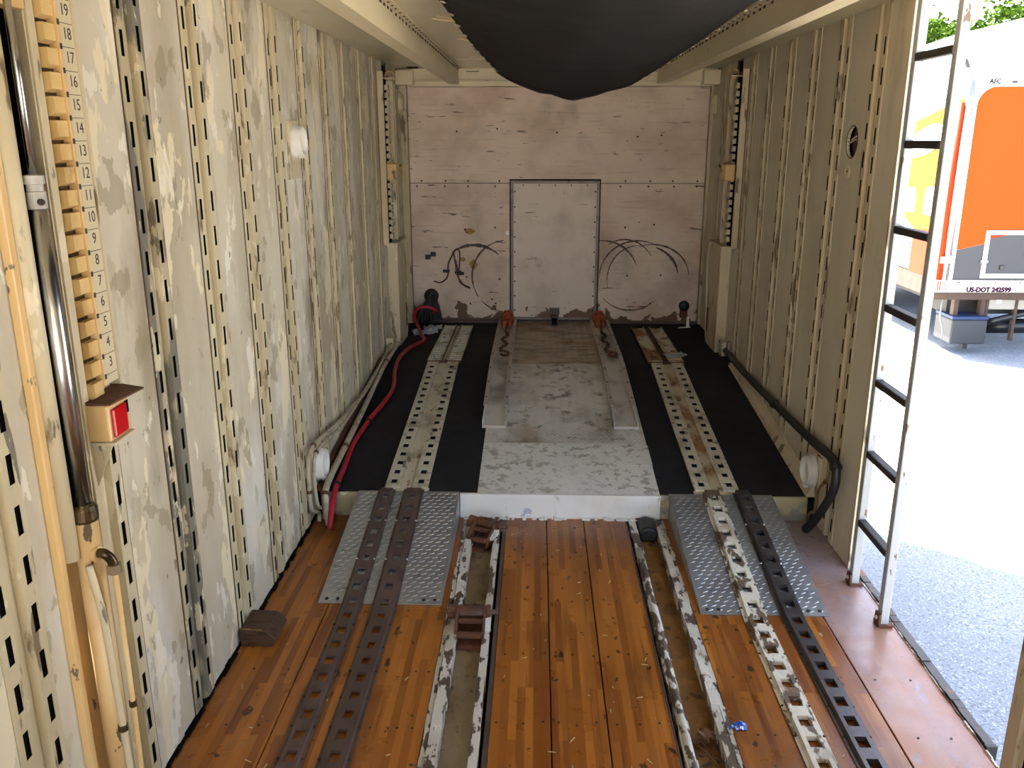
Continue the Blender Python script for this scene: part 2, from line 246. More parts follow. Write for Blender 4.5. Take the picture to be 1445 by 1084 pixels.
# ------------------------------------------------------------------ mesh helpers
class MB:
    def __init__(s): s.v = []; s.f = []
    def add(s, vs, fs):
        k = len(s.v); s.v += [tuple(v) for v in vs]; s.f += [tuple(i + k for i in f) for f in fs]; return s
    def box(s, x0, x1, y0, y1, z0, z1):
        return s.add([(x0, y0, z0), (x1, y0, z0), (x1, y1, z0), (x0, y1, z0), (x0, y0, z1), (x1, y0, z1), (x1, y1, z1), (x0, y1, z1)],
                     [(0, 3, 2, 1), (4, 5, 6, 7), (0, 1, 5, 4), (1, 2, 6, 5), (2, 3, 7, 6), (3, 0, 4, 7)])
    def hexa(s, b, t):                       # bottom 4 corners, top 4 corners (same winding, ccw from above)
        return s.add(list(b) + list(t), [(0, 3, 2, 1), (4, 5, 6, 7), (0, 1, 5, 4), (1, 2, 6, 5), (2, 3, 7, 6), (3, 0, 4, 7)])
    def cyl(s, p0, p1, r0, r1=None, n=16, cap=True):
        if r1 is None: r1 = r0
        p0 = Vector(p0); p1 = Vector(p1); d = (p1 - p0).normalized()
        a = d.orthogonal().normalized(); b = d.cross(a)
        vs = []
        for p, r in ((p0, r0), (p1, r1)):
            for i in range(n):
                t = 2 * math.pi * i / n; vs.append(p + a * (r * math.cos(t)) + b * (r * math.sin(t)))
        fs = [(i, (i + 1) % n, n + (i + 1) % n, n + i) for i in range(n)]
        if cap: fs += [tuple(range(n - 1, -1, -1)), tuple(range(n, 2 * n))]
        return s.add(vs, fs)
    def lathe(s, o, d, prof, n=24):          # prof: list of (along, radius)
        o = Vector(o); d = Vector(d).normalized(); a = d.orthogonal().normalized(); b = d.cross(a)
        vs = []
        for h, r in prof:
            for i in range(n):
                t = 2 * math.pi * i / n; vs.append(o + d * h + a * (r * math.cos(t)) + b * (r * math.sin(t)))
        fs = []
        for k in range(len(prof) - 1):
            for i in range(n): fs.append((k * n + i, k * n + (i + 1) % n, (k + 1) * n + (i + 1) % n, (k + 1) * n + i))
        return s.add(vs, fs)
    def tube(s, pts, r, n=8, sub=5, cap=True):
        P = spline(pts, sub); N = len(P); vs = []; prev = None
        for i, p in enumerate(P):
            d = (P[min(i + 1, N - 1)] - P[max(i - 1, 0)]).normalized()
            if prev is None: a = d.orthogonal().normalized()
            else:
                a = prev - d * prev.dot(d); a = a.normalized() if a.length > 1e-6 else d.orthogonal().normalized()
            prev = a; b = d.cross(a)
            for k in range(n):
                t = 2 * math.pi * k / n; vs.append(p + a * (r * math.cos(t)) + b * (r * math.sin(t)))
        fs = [(i * n + k, i * n + (k + 1) % n, (i + 1) * n + (k + 1) % n, (i + 1) * n + k) for i in range(N - 1) for k in range(n)]
        if cap: fs += [tuple(range(n - 1, -1, -1)), tuple(range((N - 1) * n, N * n))]
        return s.add(vs, fs)
    def prism(s, poly, axis, a0, a1):        # poly in the other two axes
        def P(u, v, a): return {0: (a, u, v), 1: (u, a, v), 2: (u, v, a)}[axis]
        n = len(poly); vs = [P(u, v, a0) for u, v in poly] + [P(u, v, a1) for u, v in poly]
        fs = [tuple(range(n - 1, -1, -1)), tuple(range(n, 2 * n))] + [(i, (i + 1) % n, n + (i + 1) % n, n + i) for i in range(n)]
        return s.add(vs, fs)
    def perf(s, f, us, vs_, holes, depth):   # strip with rectangular holes: us = 4 coordinates, vs_ = sorted rows, holes = set of row indices
        for j in range(len(vs_) - 1):
            for i in range(3):
                a, b, c, d = us[i], us[i + 1], vs_[j], vs_[j + 1]
                if i == 1 and j in holes:
                    q = [(a, c), (b, c), (b, d), (a, d)]
                    for k in range(4):
                        p0, p1 = q[k], q[(k + 1) % 4]
                        s.add([f(*p0, 0), f(*p1, 0), f(*p1, -depth), f(*p0, -depth)], [(0, 1, 2, 3)])
                else: s.add([f(a, c, 0), f(b, c, 0), f(b, d, 0), f(a, d, 0)], [(0, 1, 2, 3)])
        return s
    def holed(s, f, u0, u1, v0, v1, uc, vc, r, depth, n=24):   # plate with one round hole
        ring = [(uc + r * math.cos(2 * math.pi * i / n), vc + r * math.sin(2 * math.pi * i / n)) for i in range(n)]
        out = []
        for i in range(n):
            t = 2 * math.pi * i / n; c, q = math.cos(t), math.sin(t); k = 1 / max(abs(c), abs(q))
            out.append((uc + (u1 - uc if c > 0 else uc - u0) * c * k, vc + r * 1.6 * q * k))
        for i in range(n):
            j = (i + 1) % n
            s.add([f(*ring[i], 0), f(*ring[j], 0), f(*out[j], 0), f(*out[i], 0)], [(0, 1, 2, 3)])
            s.add([f(*ring[i], 0), f(*ring[j], 0), f(*ring[j], -depth), f(*ring[i], -depth)], [(0, 1, 2, 3)])
        va, vb = vc - r * 1.6, vc + r * 1.6
        for a, b in ((v0, va), (vb, v1)): s.add([f(u0, a, 0), f(u1, a, 0), f(u1, b, 0), f(u0, b, 0)], [(0, 1, 2, 3)])
        return s
    def mesh(s, name, mat, smooth=False):
        me = bpy.data.meshes.new(name); me.from_pydata(s.v, [], s.f)
        import bmesh
        bm = bmesh.new(); bm.from_mesh(me); bmesh.ops.remove_doubles(bm, verts=bm.verts, dist=1e-5)
        bmesh.ops.recalc_face_normals(bm, faces=bm.faces); bm.to_mesh(me); bm.free()
        if mat: me.materials.append(M[mat])
        if smooth:
            for p in me.polygons: p.use_smooth = True
        return me

def spline(pts, sub=5):
    P = [Vector(p) for p in pts]
    if len(P) < 3 or sub <= 1: return P
    out = []
    for i in range(len(P) - 1):
        p0 = P[max(i - 1, 0)]; p1 = P[i]; p2 = P[i + 1]; p3 = P[min(i + 2, len(P) - 1)]
        for k in range(sub):
            t = k / sub
            out.append(0.5 * (2 * p1 + (p2 - p0) * t + (2 * p0 - 5 * p1 + 4 * p2 - p3) * t * t + (3 * p1 - p0 - 3 * p2 + p3) * t ** 3))
    out.append(P[-1]); return out

def tag(o, label=None, cat=None, group=None, kind=None):
    if label: o['label'] = label
    if cat: o['category'] = cat
    if group: o['group'] = group
    if kind: o['kind'] = kind
    return o
def link(name, me, parent=None, loc=(0, 0, 0), bevel=0.0, **k):
    o = bpy.data.objects.new(name, me); COL.objects.link(o)
    o.location = loc
    if parent is not None:
        o.parent = parent
        base = parent
        off = Vector((0, 0, 0))
        while base is not None: off += base.location; base = base.parent
        o.location = Vector(loc) - off
    if bevel:
        md = o.modifiers.new('bevel', 'BEVEL'); md.width = bevel; md.segments = 2; md.limit_method = 'ANGLE'; md.angle_limit = math.radians(40)
    return tag(o, **k)
def part(name, mb, mat, parent=None, smooth=False, loc=(0, 0, 0), bevel=0.0, **k):
    return link(name, mb.mesh(name, mat, smooth), parent, loc, bevel, **k)
def thing(name, loc, label, cat, group=None, kind=None):
    o = bpy.data.objects.new(name, None); COL.objects.link(o); o.location = loc; o.empty_display_size = 0.1
    return tag(o, label, cat, group, kind)
def text(name, body, size, mat, loc, rot, parent, extrude=0.001, align='CENTER', shear=0.0, bold=0.0):
    c = bpy.data.curves.new(name, 'FONT'); c.body = body; c.size = size; c.extrude = extrude; c.align_x = align; c.align_y = 'CENTER'
    c.shear = shear; c.offset = bold
    t = bpy.data.objects.new(name, c); COL.objects.link(t)
    bpy.context.view_layer.update()
    me = bpy.data.meshes.new_from_object(t.evaluated_get(bpy.context.evaluated_depsgraph_get()))
    bpy.data.objects.remove(t); bpy.data.curves.remove(c)
    me.materials.clear(); me.materials.append(M[mat])
    me.transform(rot.to_4x4()); me.transform(Matrix.Translation(loc))
    return link(name, me, parent)

# ------------------------------------------------------------------ dimensions (metres; x right, y into the trailer, z up from the floor)
XL, XR, YE, ZC = -1.09, 1.37, 7.10, 2.32
YREAR = -2.2
GZ = -1.15                                    # outside ground
YS, YK, ZS, ZD = 3.90, 5.70, 0.12, 0.31       # step, kink of the raised deck, heights
SL = (ZD - ZS) / (YK - YS)
DOOR0, DOOR1 = 2.12, 3.41                     # side doorway in the right wall
def dz(y): return ZD if y >= YK else ZS + SL * (y - YS)

# ------------------------------------------------------------------ the setting: floor
mb = MB().box(XL, 1.40, YREAR, YS, -0.20, -0.068)
floor = part('floor', mb, 'skin', kind='structure', label='varnished hardwood trailer floor of long planks', )
WOODZ = -0.068
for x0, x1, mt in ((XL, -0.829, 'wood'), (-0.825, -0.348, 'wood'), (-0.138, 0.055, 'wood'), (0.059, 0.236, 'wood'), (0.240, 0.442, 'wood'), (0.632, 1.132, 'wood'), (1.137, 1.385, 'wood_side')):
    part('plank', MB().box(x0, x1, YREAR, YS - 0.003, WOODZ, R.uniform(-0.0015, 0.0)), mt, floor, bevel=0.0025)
# countersunk nail heads on the centre boards
mb = MB()
for yy in (1.98, 2.34, 2.72, 3.10, 3.48):
    for xx in (-0.11, -0.04, 0.03, 0.085, 0.15, 0.21, 0.27, 0.34, 0.41):
        xa, ya = xx + R.uniform(-.012, .012), yy + R.uniform(-.012, .012); mb.cyl((xa, ya, -0.001), (xa, ya, 0.0006), 0.0042, n=8)
for yy in (1.95, 2.3, 2.6):
    for xx in (-0.5, -0.43, -0.38, -0.88, -1.0, 0.70, 0.76, 1.20, 1.30): xa = xx + R.uniform(-.02, .02); mb.cyl((xa, yy, -0.001), (xa, yy, 0.0006), 0.004, n=8)
part('nail_heads', mb, 'screw_dk', floor, kind='stuff')
# dark sealant along the left wall foot
mb = MB(); n = 60
for i in range(n):
    y0 = 1.2 + (YS - 1.2) * i / n; y1 = 1.2 + (YS - 1.2) * (i + 1) / n; a = 0.006 + 0.010 * R.random()
    mb.box(XL, XL + a, y0, y1, 0.0, 0.006 + 0.008 * R.random())
part('trim_1', mb, 'dark', kind='structure', label='black sealant bead along the foot of the left wall')

# recessed tie-down channels in the floor
def channel(cx, beds, rails, gap, strip, bedmat, label):
    t = thing('recessed_channel', (cx, YREAR, -0.06), label, 'floor channel', 'recessed tie-down channels in the plank floor')
    part('channel_bed', MB().box(beds[0], beds[1], YREAR, YS - 0.002, -0.066, -0.048), bedmat, t)
    for x0, x1, h in rails:
        mb = MB(); n = 46; ly = YS - 0.004 - YREAR
        for i in range(n):
            a = YREAR + ly * i / n; b = YREAR + ly * (i + 1) / n; j0 = R.uniform(-.003, .003)
            mb.box(x0 + j0 * 0.5, x1 + j0, a, b, -0.066, h + R.uniform(-.0025, .0025))
        part('channel_lip', mb, 'chip', t)
    part('gap', MB().box(gap[0], gap[1], YREAR, YS - 0.002, -0.066, -0.060), 'dark', t)
    part('edge_strip', MB().box(strip[0], strip[1], YREAR, YS - 0.002, -0.066, -0.002), 'steel_br', t)
    return t
chL = channel(-0.24, (-0.292, -0.193), [(-0.346, -0.328, -0.004), (-0.326, -0.290, 0.004), (-0.195, -0.168, 0.004)], (-0.168, -0.155), (-0.155, -0.139), 'pit',
              'rusty recessed floor channel with flaking white lips, left of the centre planks')
chR = channel(0.54, (0.49, 0.59), [(0.460, 0.494, 0.004), (0.586, 0.612, 0.004), (0.614, 0.631, -0.003)], (0.449, 0.460), (0.443, 0.449), 'pit_r',
              'leaf-littered recessed floor channel with flaking white lips, right of the centre planks')
part('pipe_rail', MB().tube([(0.478, YREAR, 0.002), (0.478, 1.5, 0.003), (0.477, 3.55, 0.002)], 0.014, n=10), 'chip', chR, smooth=True)

# ------------------------------------------------------------------ raised deck (structure)
DX0, DX1 = -1.085, 1.365
mb = MB().prism([(YS, -0.20), (YE, -0.20), (YE, ZD), (YK, ZD), (YS, ZS)], 0, DX0, DX1)
deck = part('floor_raised', mb, 'black', kind='structure', label='black coated raised gooseneck deck rising to the end wall')
part('riser_board', MB().box(-0.37, 0.615, YS - 0.022, YS, -0.005, ZS + 0.004), 'white', deck, bevel=0.003)
part('riser_board', MB().box(-1.06, -0.372, YS - 0.012, YS, 0.0, ZS + 0.002), 'step_side', deck)
part('riser_board', MB().box(0.617, 1.33, YS - 0.012, YS, 0.0, ZS + 0.002), 'step_side', deck)
# ragged crumbs of paint along the riser foot
mb = MB()
for i in range(70):
    x = R.uniform(-0.36, 0.6); a = R.uniform(.006, .018); mb.box(x, x + a, YS - 0.04 - R.uniform(0, .01), YS - 0.022, 0.0, R.uniform(.003, .012))
part('paint_crumbs', mb, 'white', deck, kind='stuff')

def lugs(mb, x0, x1, y0, y1, zf, pitch, ln, wd, ht):
    j = 0; y = y0 + pitch * 0.6
    while y < y1 - pitch * 0.4:
        x = x0 + pitch * (0.6 if j % 2 else 1.1); i = 0
        while x < x1 - pitch * 0.5:
            a = math.radians(45 if (i + j // 1) % 2 else -45); c, s = math.cos(a), math.sin(a)
            if pitch > 0.03: a = math.radians(28); c, s = math.cos(a), math.sin(a)
            def q(u, v, h): return (x + u * c - v * s, y + u * s + v * c, zf(y + u * s + v * c) + h)
            mb.add([q(-ln, 0, 0), q(0, -wd, 0), q(ln, 0, 0), q(0, wd, 0), q(-ln * .5, 0, ht), q(ln * .5, 0, ht)],
                   [(0, 1, 5, 4), (1, 2, 5), (2, 3, 4, 5), (3, 0, 4)])
            x += pitch; i += 1
        y += pitch * 0.8; j += 1
    return mb
def deck_strip(x0, x1, y0, y1, h0, h1):
    ys = [y0] + ([YK] if y0 < YK < y1 else []) + [y1]; mb = MB()
    for a, b in zip(ys, ys[1:]):
        mb.hexa([(x0, a, dz(a) + h0), (x1, a, dz(a) + h0), (x1, b, dz(b) + h0), (x0, b, dz(b) + h0)],
                [(x0, a, dz(a) + h1), (x1, a, dz(a) + h1), (x1, b, dz(b) + h1), (x0, b, dz(b) + h1)])
    return mb
for y0, y1, mt, lb in ((YS - 0.004, 4.46, 'plate_near', 'white corroded plate'), (4.464, 5.695, 'plate', 'worn white diamond tread plate'), (5.70, 7.07, 'plate_far', 'tan stained diamond tread plate')):
    p = part('tread_plate', deck_strip(-0.285, 0.612, y0, y1, 0.0, 0.004), mt, deck)
    zf = lambda y: dz(y) + 0.004
    part('tread_lugs', lugs(MB(), -0.27, 0.60, y0, y1, zf, 0.026, 0.0085, 0.003, 0.0016 if mt == 'plate_near' else 0.0030), mt, p, kind='stuff')
part('plate_patch', deck_strip(0.50, 0.615, 4.20, 4.44, 0.004, 0.006), 'plate_near', deck)

# ------------------------------------------------------------------ walls
NSLOT = 20
def post_mesh(name, sgn, x0, ztop, mat):
    """hat-section wall post, local y = 0 at its centre; sgn = +1 faces +x (left wall)"""
    mb = MB()
    rows = [0.0]; holes = set(); z = 0.055
    while z + 0.066 < ztop - 0.02:
        rows += [z, z + 0.066]; holes.add(len(rows) - 2); z += 0.115
    rows.append(ztop)
    for side in (-1, 1):
        off = 0.02 if side > 0 else 0.0
        rr = [0.0] + [r + off for r in rows[1:-1]] + [ztop]
        us = sorted([side * 0.026, side * 0.040, side * 0.060, side * 0.076])
        mb.perf(lambda u, v, d: (x0 + sgn * (0.004 + d), u, v), us, rr, holes, 0.0012)
        mb.add([(x0 - sgn * 0.012, side * 0.076, 0), (x0 + sgn * 0.004, side * 0.076, 0), (x0 + sgn * 0.004, side * 0.076, ztop), (x0 - sgn * 0.012, side * 0.076, ztop)], [(0, 1, 2, 3)])
        mb.add([(x0 + sgn * 0.004, side * 0.026, 0), (x0 - sgn * 0.016, side * 0.024, 0), (x0 - sgn * 0.016, side * 0.024, ztop), (x0 + sgn * 0.004, side * 0.026, ztop)], [(0, 1, 2, 3)])
    mb.add([(x0 - sgn * 0.016, -0.024, 0), (x0 - sgn * 0.016, 0.024, 0), (x0 - sgn * 0.016, 0.024, ztop), (x0 - sgn * 0.016, -0.024, ztop)], [(0, 1, 2, 3)])
    return mb.mesh(name, mat)
def slot_shade_mesh(sgn, x0):  # black strips paint the shade behind the post slots
    mb = MB()
    for side in (-1, 1):
        a, b = sorted((side * 0.028, side * 0.074)); xa, xb = sorted((x0 - sgn * 0.006, x0 - sgn * 0.002)); mb.box(xa, xb, a, b, 0.0, ZC)
    return mb.mesh('slot_shade_strip', 'dark')
wallL = part('wall_left', MB().box(-1.17, -1.145, YREAR, 7.2, -0.3, 3.15), 'outer', kind='structure', label='cream slotted-post left wall with peeling paint')
part('cavity_lining', MB().box(-1.145, -1.140, YREAR, 7.2, -0.2, ZC), 'skin', wallL)
PL = [-1.87, -1.44, -1.01, -0.58, -0.15, 0.28, 0.71, 1.14, 1.57, 1.985, 2.405, 2.832, 3.262, 3.692, 4.12, 4.555, 4.99, 5.44, 5.885, 6.35, 6.78]
pmL = post_mesh('slotted_post', 1, XL, ZC, 'post'); pmL2 = post_mesh('slotted_post', 1, XL, ZC, 'post_bare'); bkL = slot_shade_mesh(1, XL)
for y in PL:
    if abs(y - 6.35) < 0.01 : continue
    p = link('slotted_post', pmL2 if abs(y - 2.405) < .01 else pmL, wallL, (0, y, 0)); link('slot_shade_strip', bkL, p, (0, y, 0), kind='stuff')
def panelL(y0, y1):
    mb = MB().box(XL - 0.012, XL, y0, y1, -0.05, ZC)
    return part('wall_panel', mb, 'wall_l', wallL)
edges = [YREAR + 0.02] + PL + [YE + 0.04]
for a, b in zip(edges, edges[1:]):
    y0 = a + 0.079; y1 = b - 0.079
    if a == YREAR + 0.02: y0 = a
    if b == YE + 0.04: y1 = b
    if abs(b - 1.985) < 0.001: y1 = 1.715
    if y1 > y0: panelL(y0, y1)
    if y1 > y0 and 1.9 < y1: part('seam_sealant', MB().box(XL - 0.011, XL + 0.0012, y1 - 0.004, y1 + 0.003, 0.0, ZC), 'seam', wallL); part('seam_sealant', MB().box(XL - 0.011, XL + 0.0012, y0 - 0.003, y0 + 0.005, 0.0, ZC), 'seam', wallL)

wallR = part('wall_right', MB().box(1.41, 1.425, DOOR1, 7.2, -0.3, 3.15).box(1.41, 1.425, YREAR, DOOR0, -0.3, 3.15).box(1.41, 1.425, DOOR0, DOOR1, ZC, 3.15), 'outer',
             kind='structure', label='shaded tan right wall of slotted posts with an open side doorway')
part('cavity_lining', MB().box(1.405, 1.41, DOOR1, 7.2, -0.2, ZC), 'skin', wallR)
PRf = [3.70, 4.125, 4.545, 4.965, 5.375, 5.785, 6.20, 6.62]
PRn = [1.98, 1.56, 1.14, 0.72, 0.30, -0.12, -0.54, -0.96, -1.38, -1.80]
pmR = post_mesh('slotted_post', -1, XR, ZC, 'post_r'); bkR = slot_shade_mesh(-1, XR)
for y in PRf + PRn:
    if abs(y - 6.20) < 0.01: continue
    p = link('slotted_post', pmR, wallR, (0, y, 0)); link('slot_shade_strip', bkR, p, (0, y, 0), kind='stuff')
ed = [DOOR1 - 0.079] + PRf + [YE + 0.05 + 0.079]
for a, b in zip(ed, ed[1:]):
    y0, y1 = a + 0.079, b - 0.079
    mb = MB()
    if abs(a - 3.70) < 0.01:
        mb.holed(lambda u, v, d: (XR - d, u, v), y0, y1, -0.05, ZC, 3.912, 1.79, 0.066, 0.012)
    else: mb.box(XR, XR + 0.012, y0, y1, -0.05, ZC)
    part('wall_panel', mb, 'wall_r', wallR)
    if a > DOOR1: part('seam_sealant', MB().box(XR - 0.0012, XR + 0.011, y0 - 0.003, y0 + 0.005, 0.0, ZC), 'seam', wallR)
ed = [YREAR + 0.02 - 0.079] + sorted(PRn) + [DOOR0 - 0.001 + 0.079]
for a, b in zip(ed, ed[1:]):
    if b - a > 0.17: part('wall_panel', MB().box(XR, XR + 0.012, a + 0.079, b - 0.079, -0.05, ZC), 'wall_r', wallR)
# door jambs
part('trim_2', MB().box(XR - 0.004, 1.420, DOOR1 - 0.012, DOOR1, -0.06, ZC), 'post_r', kind='structure', label='far jamb of the side doorway')
part('trim_3', MB().box(XR - 0.012, 1.422, DOOR0 - 0.05, DOOR0 + 0.004, -0.06, ZC), 'post_r', kind='structure', label='near jamb of the side doorway at the lower right')

# the end wall
wallE = part('wall_end', MB().box(-1.17, 1.425, YE + 0.03, YE + 0.08, -0.3, 3.15), 'outer', kind='structure', label='grimy pinkish white plywood end wall')
part('cavity_lining', MB().box(-1.14, 1.41, YE + 0.02, YE + 0.03, 0, ZC), 'skin', wallE)
for x0, x1, z0, z1 in ((-1.035, 1.345, 1.462, 2.25), (-1.035, -0.224, 0.29, 1.457), (0.512, 1.345, 0.29, 1.457)):
    part('plywood_sheet', MB().box(x0, x1, YE, YE + 0.018, z0, z1), 'ply', wallE)
part('corner_strip', MB().box(XL, -1.040, YE - 0.05, YE + 0.02, 0.0, ZC).box(-1.062, -1.052, YE - 0.055, YE - 0.05, 0, ZC), 'post_r', wallE)
part('corner_strip', MB().box(1.350, XR, YE - 0.03, YE + 0.02, 0.0, ZC), 'post_r', wallE)
part('sill_strip', MB().box(-1.0, 1.34, YE - 0.03, YE, ZD, ZD + 0.022), 'steel_br', wallE)
mb = MB()
for zz in (1.435, 1.478):
    for i in range(12):
        x = -0.95 + 2.25 * i / 11
        if -0.24 < x < 0.53 and zz < 1.46: continue
        xx = x + R.uniform(-.03, .03); mb.cyl((xx, YE - 0.0015, zz), (xx, YE + 0.004, zz), 0.008, n=8)
for x in (-0.6, -0.3, 0.2, 0.75, 1.0):
    for zz in (1.85, 1.1, 0.7, 0.45):
        if -0.24 < x < 0.53 and zz < 1.5: continue
        xx = x + R.uniform(-.05, .05); z2 = zz + R.uniform(-.04, .04); mb.cyl((xx, YE - 0.0015, z2), (xx, YE + 0.004, z2), 0.008, n=8)
part('screw_holes', mb, 'screw_dk', wallE, kind='stuff')
# tyre scuffs: thin rubber smears lying on the plywood
def arc(cx, cz, rx, rz, a0, a1, wd):
    mb = MB(); n = 28; vs = []
    for i in range(n + 1):
        t = math.radians(a0 + (a1 - a0) * i / n); ww = wd * (0.35 + 0.65 * math.sin(math.pi * i / n)) * R.uniform(0.6, 1.1)
        for s in (-1, 1): vs.append((cx + (rx + s * ww / 2) * math.cos(t), YE - 0.0012, cz + (rz + s * ww / 2) * math.sin(t)))
    k = len(vs); vs += [(x, YE + 0.001, z) for x, y, z in vs]
    fs = []
    for i in range(n):
        a = 2 * i; fs += [(a, a + 1, a + 3, a + 2), (a, a + 2, k + a + 2, k + a), (a + 1, a + 3, k + a + 3, k + a + 1)]
    return mb.add(vs, fs)
for a in ((-0.25, 0.70, 0.29, 0.30, 95, 215, 0.018), (-0.25, 0.70, 0.29, 0.30, 222, 262, 0.012), (-0.52, 0.66, 0.30, 0.30, 48, 128, 0.030),
          (0.83, 0.70, 0.31, 0.30, 60, 182, 0.016), (0.83, 0.68, 0.245, 0.28, 80, 195, 0.012), (0.95, 0.70, 0.31, 0.27, 5, 110, 0.016), (0.88, 0.70, 0.29, 0.26, 8, 70, 0.026),
          (0.54, 0.70, 0.30, 0.30, 20, 95, 0.018), (0.72, 0.70, 0.27, 0.31, 35, 120, 0.014), (0.78, 0.66, 0.27, 0.24, 215, 318, 0.014)):
    part('tyre_scuff', arc(*a), 'scuff', wallE)
for x, z, rx, rz in ((-0.56, 1.075, 0.055, 0.03), (-0.53, 0.80, 0.04, 0.045), (-0.62, 0.84, 0.03, 0.02)):
    mb = MB(); pts = [(x + rx * R.uniform(.6, 1.1) * math.cos(t * .5), z + rz * R.uniform(.6, 1.1) * math.sin(t * .5)) for t in range(12)]
    part('torn_veneer', mb.prism(pts, 1, YE - 0.001, YE + 0.001), 'tear', wallE)

# framed hatch in the end wall
hx0, hx1, hz0, hz1 = -0.216, 0.503, 0.338, 1.480
door = part('door_1', MB().box(hx0 + 0.02, hx1 - 0.02, YE - 0.006, YE + 0.016, hz0 + 0.02, hz1 - 0.02), 'plydoor', kind='structure', label='scuffed white hatch panel framed in grey trim in the end wall')
for b in ((hx0, hx0 + 0.022, hz0, hz1), (hx1 - 0.022, hx1, hz0, hz1), (hx0 + .022, hx1 - .022, hz1 - 0.022, hz1), (hx0 + .022, hx1 - .022, hz0, hz0 + 0.022)):
    part('frame_strip', MB().box(b[0], b[1], YE - 0.016, YE + 0.01, b[2], b[3]), 'hatchtrim', door)
mb = MB()
for b in ((hx0 - 0.010, hx0 - 0.001), (hx1 + 0.001, hx1 + 0.010)): mb.box(b[0], b[1], YE - 0.003, YE + 0.01, hz0 - .01, hz1)
mb.box(hx0 - 0.01, hx1 + 0.01, YE - 0.003, YE + 0.01, hz1 + 0.001, hz1 + 0.012)
part('shadow_gap', mb, 'dark', door)
for xx in (hx0 + 0.032, hx1 - 0.032):
    for i in range(9): part('screw', MB().cyl((xx, YE - 0.009, hz0 + 0.08 + i * 0.122), (xx, YE - 0.004, hz0 + 0.08 + i * 0.122), 0.007, n=8), 'screw_dk', door)
for i in range(5): part('screw', MB().cyl((hx0 + .1 + i * .13, YE - 0.009, hz1 - 0.035), (hx0 + .1 + i * .13, YE - 0.004, hz1 - 0.035), 0.006, n=8), 'screw_dk', door)

for xx, zz in ((hx0 - .028, 1.06), (hx0 - .030, .43), (hx1 + .028, .43), (.98, 1.02)):
    part('washer', MB().lathe((xx, YE, zz), (0, -1, 0), [(0, .014), (.004, .014), (.004, .006), (0, .006)], 14), 'screw', wallE)
# ------------------------------------------------------------------ ceiling
ceil = part('ceiling', MB().box(-1.17, 1.425, YREAR, 7.2, 2.42, 3.15), 'outer', kind='structure', label='cream trailer ceiling with two long beams')
part('soffit_panel', MB().box(-1.15, -0.64, YREAR, 6.93, ZC, ZC + 0.02), 'ceil', ceil)
part('soffit_panel', MB().box(0.93, 1.41, YREAR, 6.93, ZC, ZC + 0.02), 'ceil', ceil)
part('centre_panel', MB().box(-0.64, 0.93, YREAR, 6.13, ZC + 0.004, ZC + 0.024), 'ceil', ceil)
part('centre_panel', MB().box(-0.64, 0.93, 6.136, 6.93, ZC + 0.001, ZC + 0.022), 'ceil', ceil)
for xa, s in ((-0.606, 1), (0.900, -1)):
    bmx = MB().box(min(xa, xa - s * .006), max(xa, xa - s * .006), YREAR, 6.86, 2.215, ZC + 0.01)
    b = part('ceiling_beam', bmx, 'beam', ceil)
    part('bottom_flange', MB().box(min(xa - s * 0.07, xa + s * .004), max(xa - s * 0.07, xa + s * .004), YREAR, 6.86, 2.205, 2.215), 'beam', b)
    part('top_flange', MB().box(min(xa, xa + s * .035), max(xa, xa + s * .035), YREAR, 6.86, ZC - 0.004, ZC + 0.006), 'beam', b)
    mb = MB(); y = 1.8
    while y < 6.8:
        mb.box(xa + s * .001 - 0.0012, xa + s * .001 + 0.0012, y, y + R.uniform(.02, .05), ZC - 0.016, ZC - 0.006)
        mb.cyl((xa + s * 0.02, y + .01, ZC - 0.004), (xa + s * 0.02, y + .01, ZC - 0.0065), 0.006, n=8); y += R.uniform(0.07, .12)
    part('rivets', mb, 'seam', b, kind='stuff')
part('end_beam', MB().box(XL + 0.01, XR - 0.01, 6.90, 6.92, 2.235, ZC + 0.005), 'beam', ceil)
part('end_beam', MB().box(XL + 0.02, XR - 0.02, 6.86, 6.90, 2.228, 2.236), 'beam', ceil)
part('end_ledge', MB().box(-1.0, 1.33, 6.92, YE, 2.195, 2.24), 'beam', ceil)
part('corner_block', MB().box(XL + .01, -0.95, 6.80, 6.93, 2.20, 2.30), 'beam', ceil)
part('corner_block', MB().box(1.24, XR - .01, 6.80, 6.93, 2.20, 2.30), 'beam', ceil)
mb = MB().box(-0.98, -0.90, 6.7, 6.86, ZC - 0.002, ZC - 0.0005).box(-0.55, -0.45, 6.895, 6.8995, 2.296, 2.301)
part('slot', mb, 'dark', ceil)

# ------------------------------------------------------------------ ground outside
g = part('ground', MB().box(-60, 90, -60, 120, GZ - 0.2, GZ), 'conc', kind='structure', label='pale concrete yard around the trailer')  # concrete spread beyond its visible patch to bounce sun into the trailer
part('asphalt_strip', MB().box(-1.6, 4.6, -1.2, 6.9, GZ, GZ + 0.004), 'asph', kind='structure', label='speckled grey asphalt beside the doorway')
part('asphalt_lane', MB().box(5.72, 16.0, 9.0, 19.0, GZ, GZ + 0.004), 'asph', kind='structure', label='grey asphalt under the parked transporter')

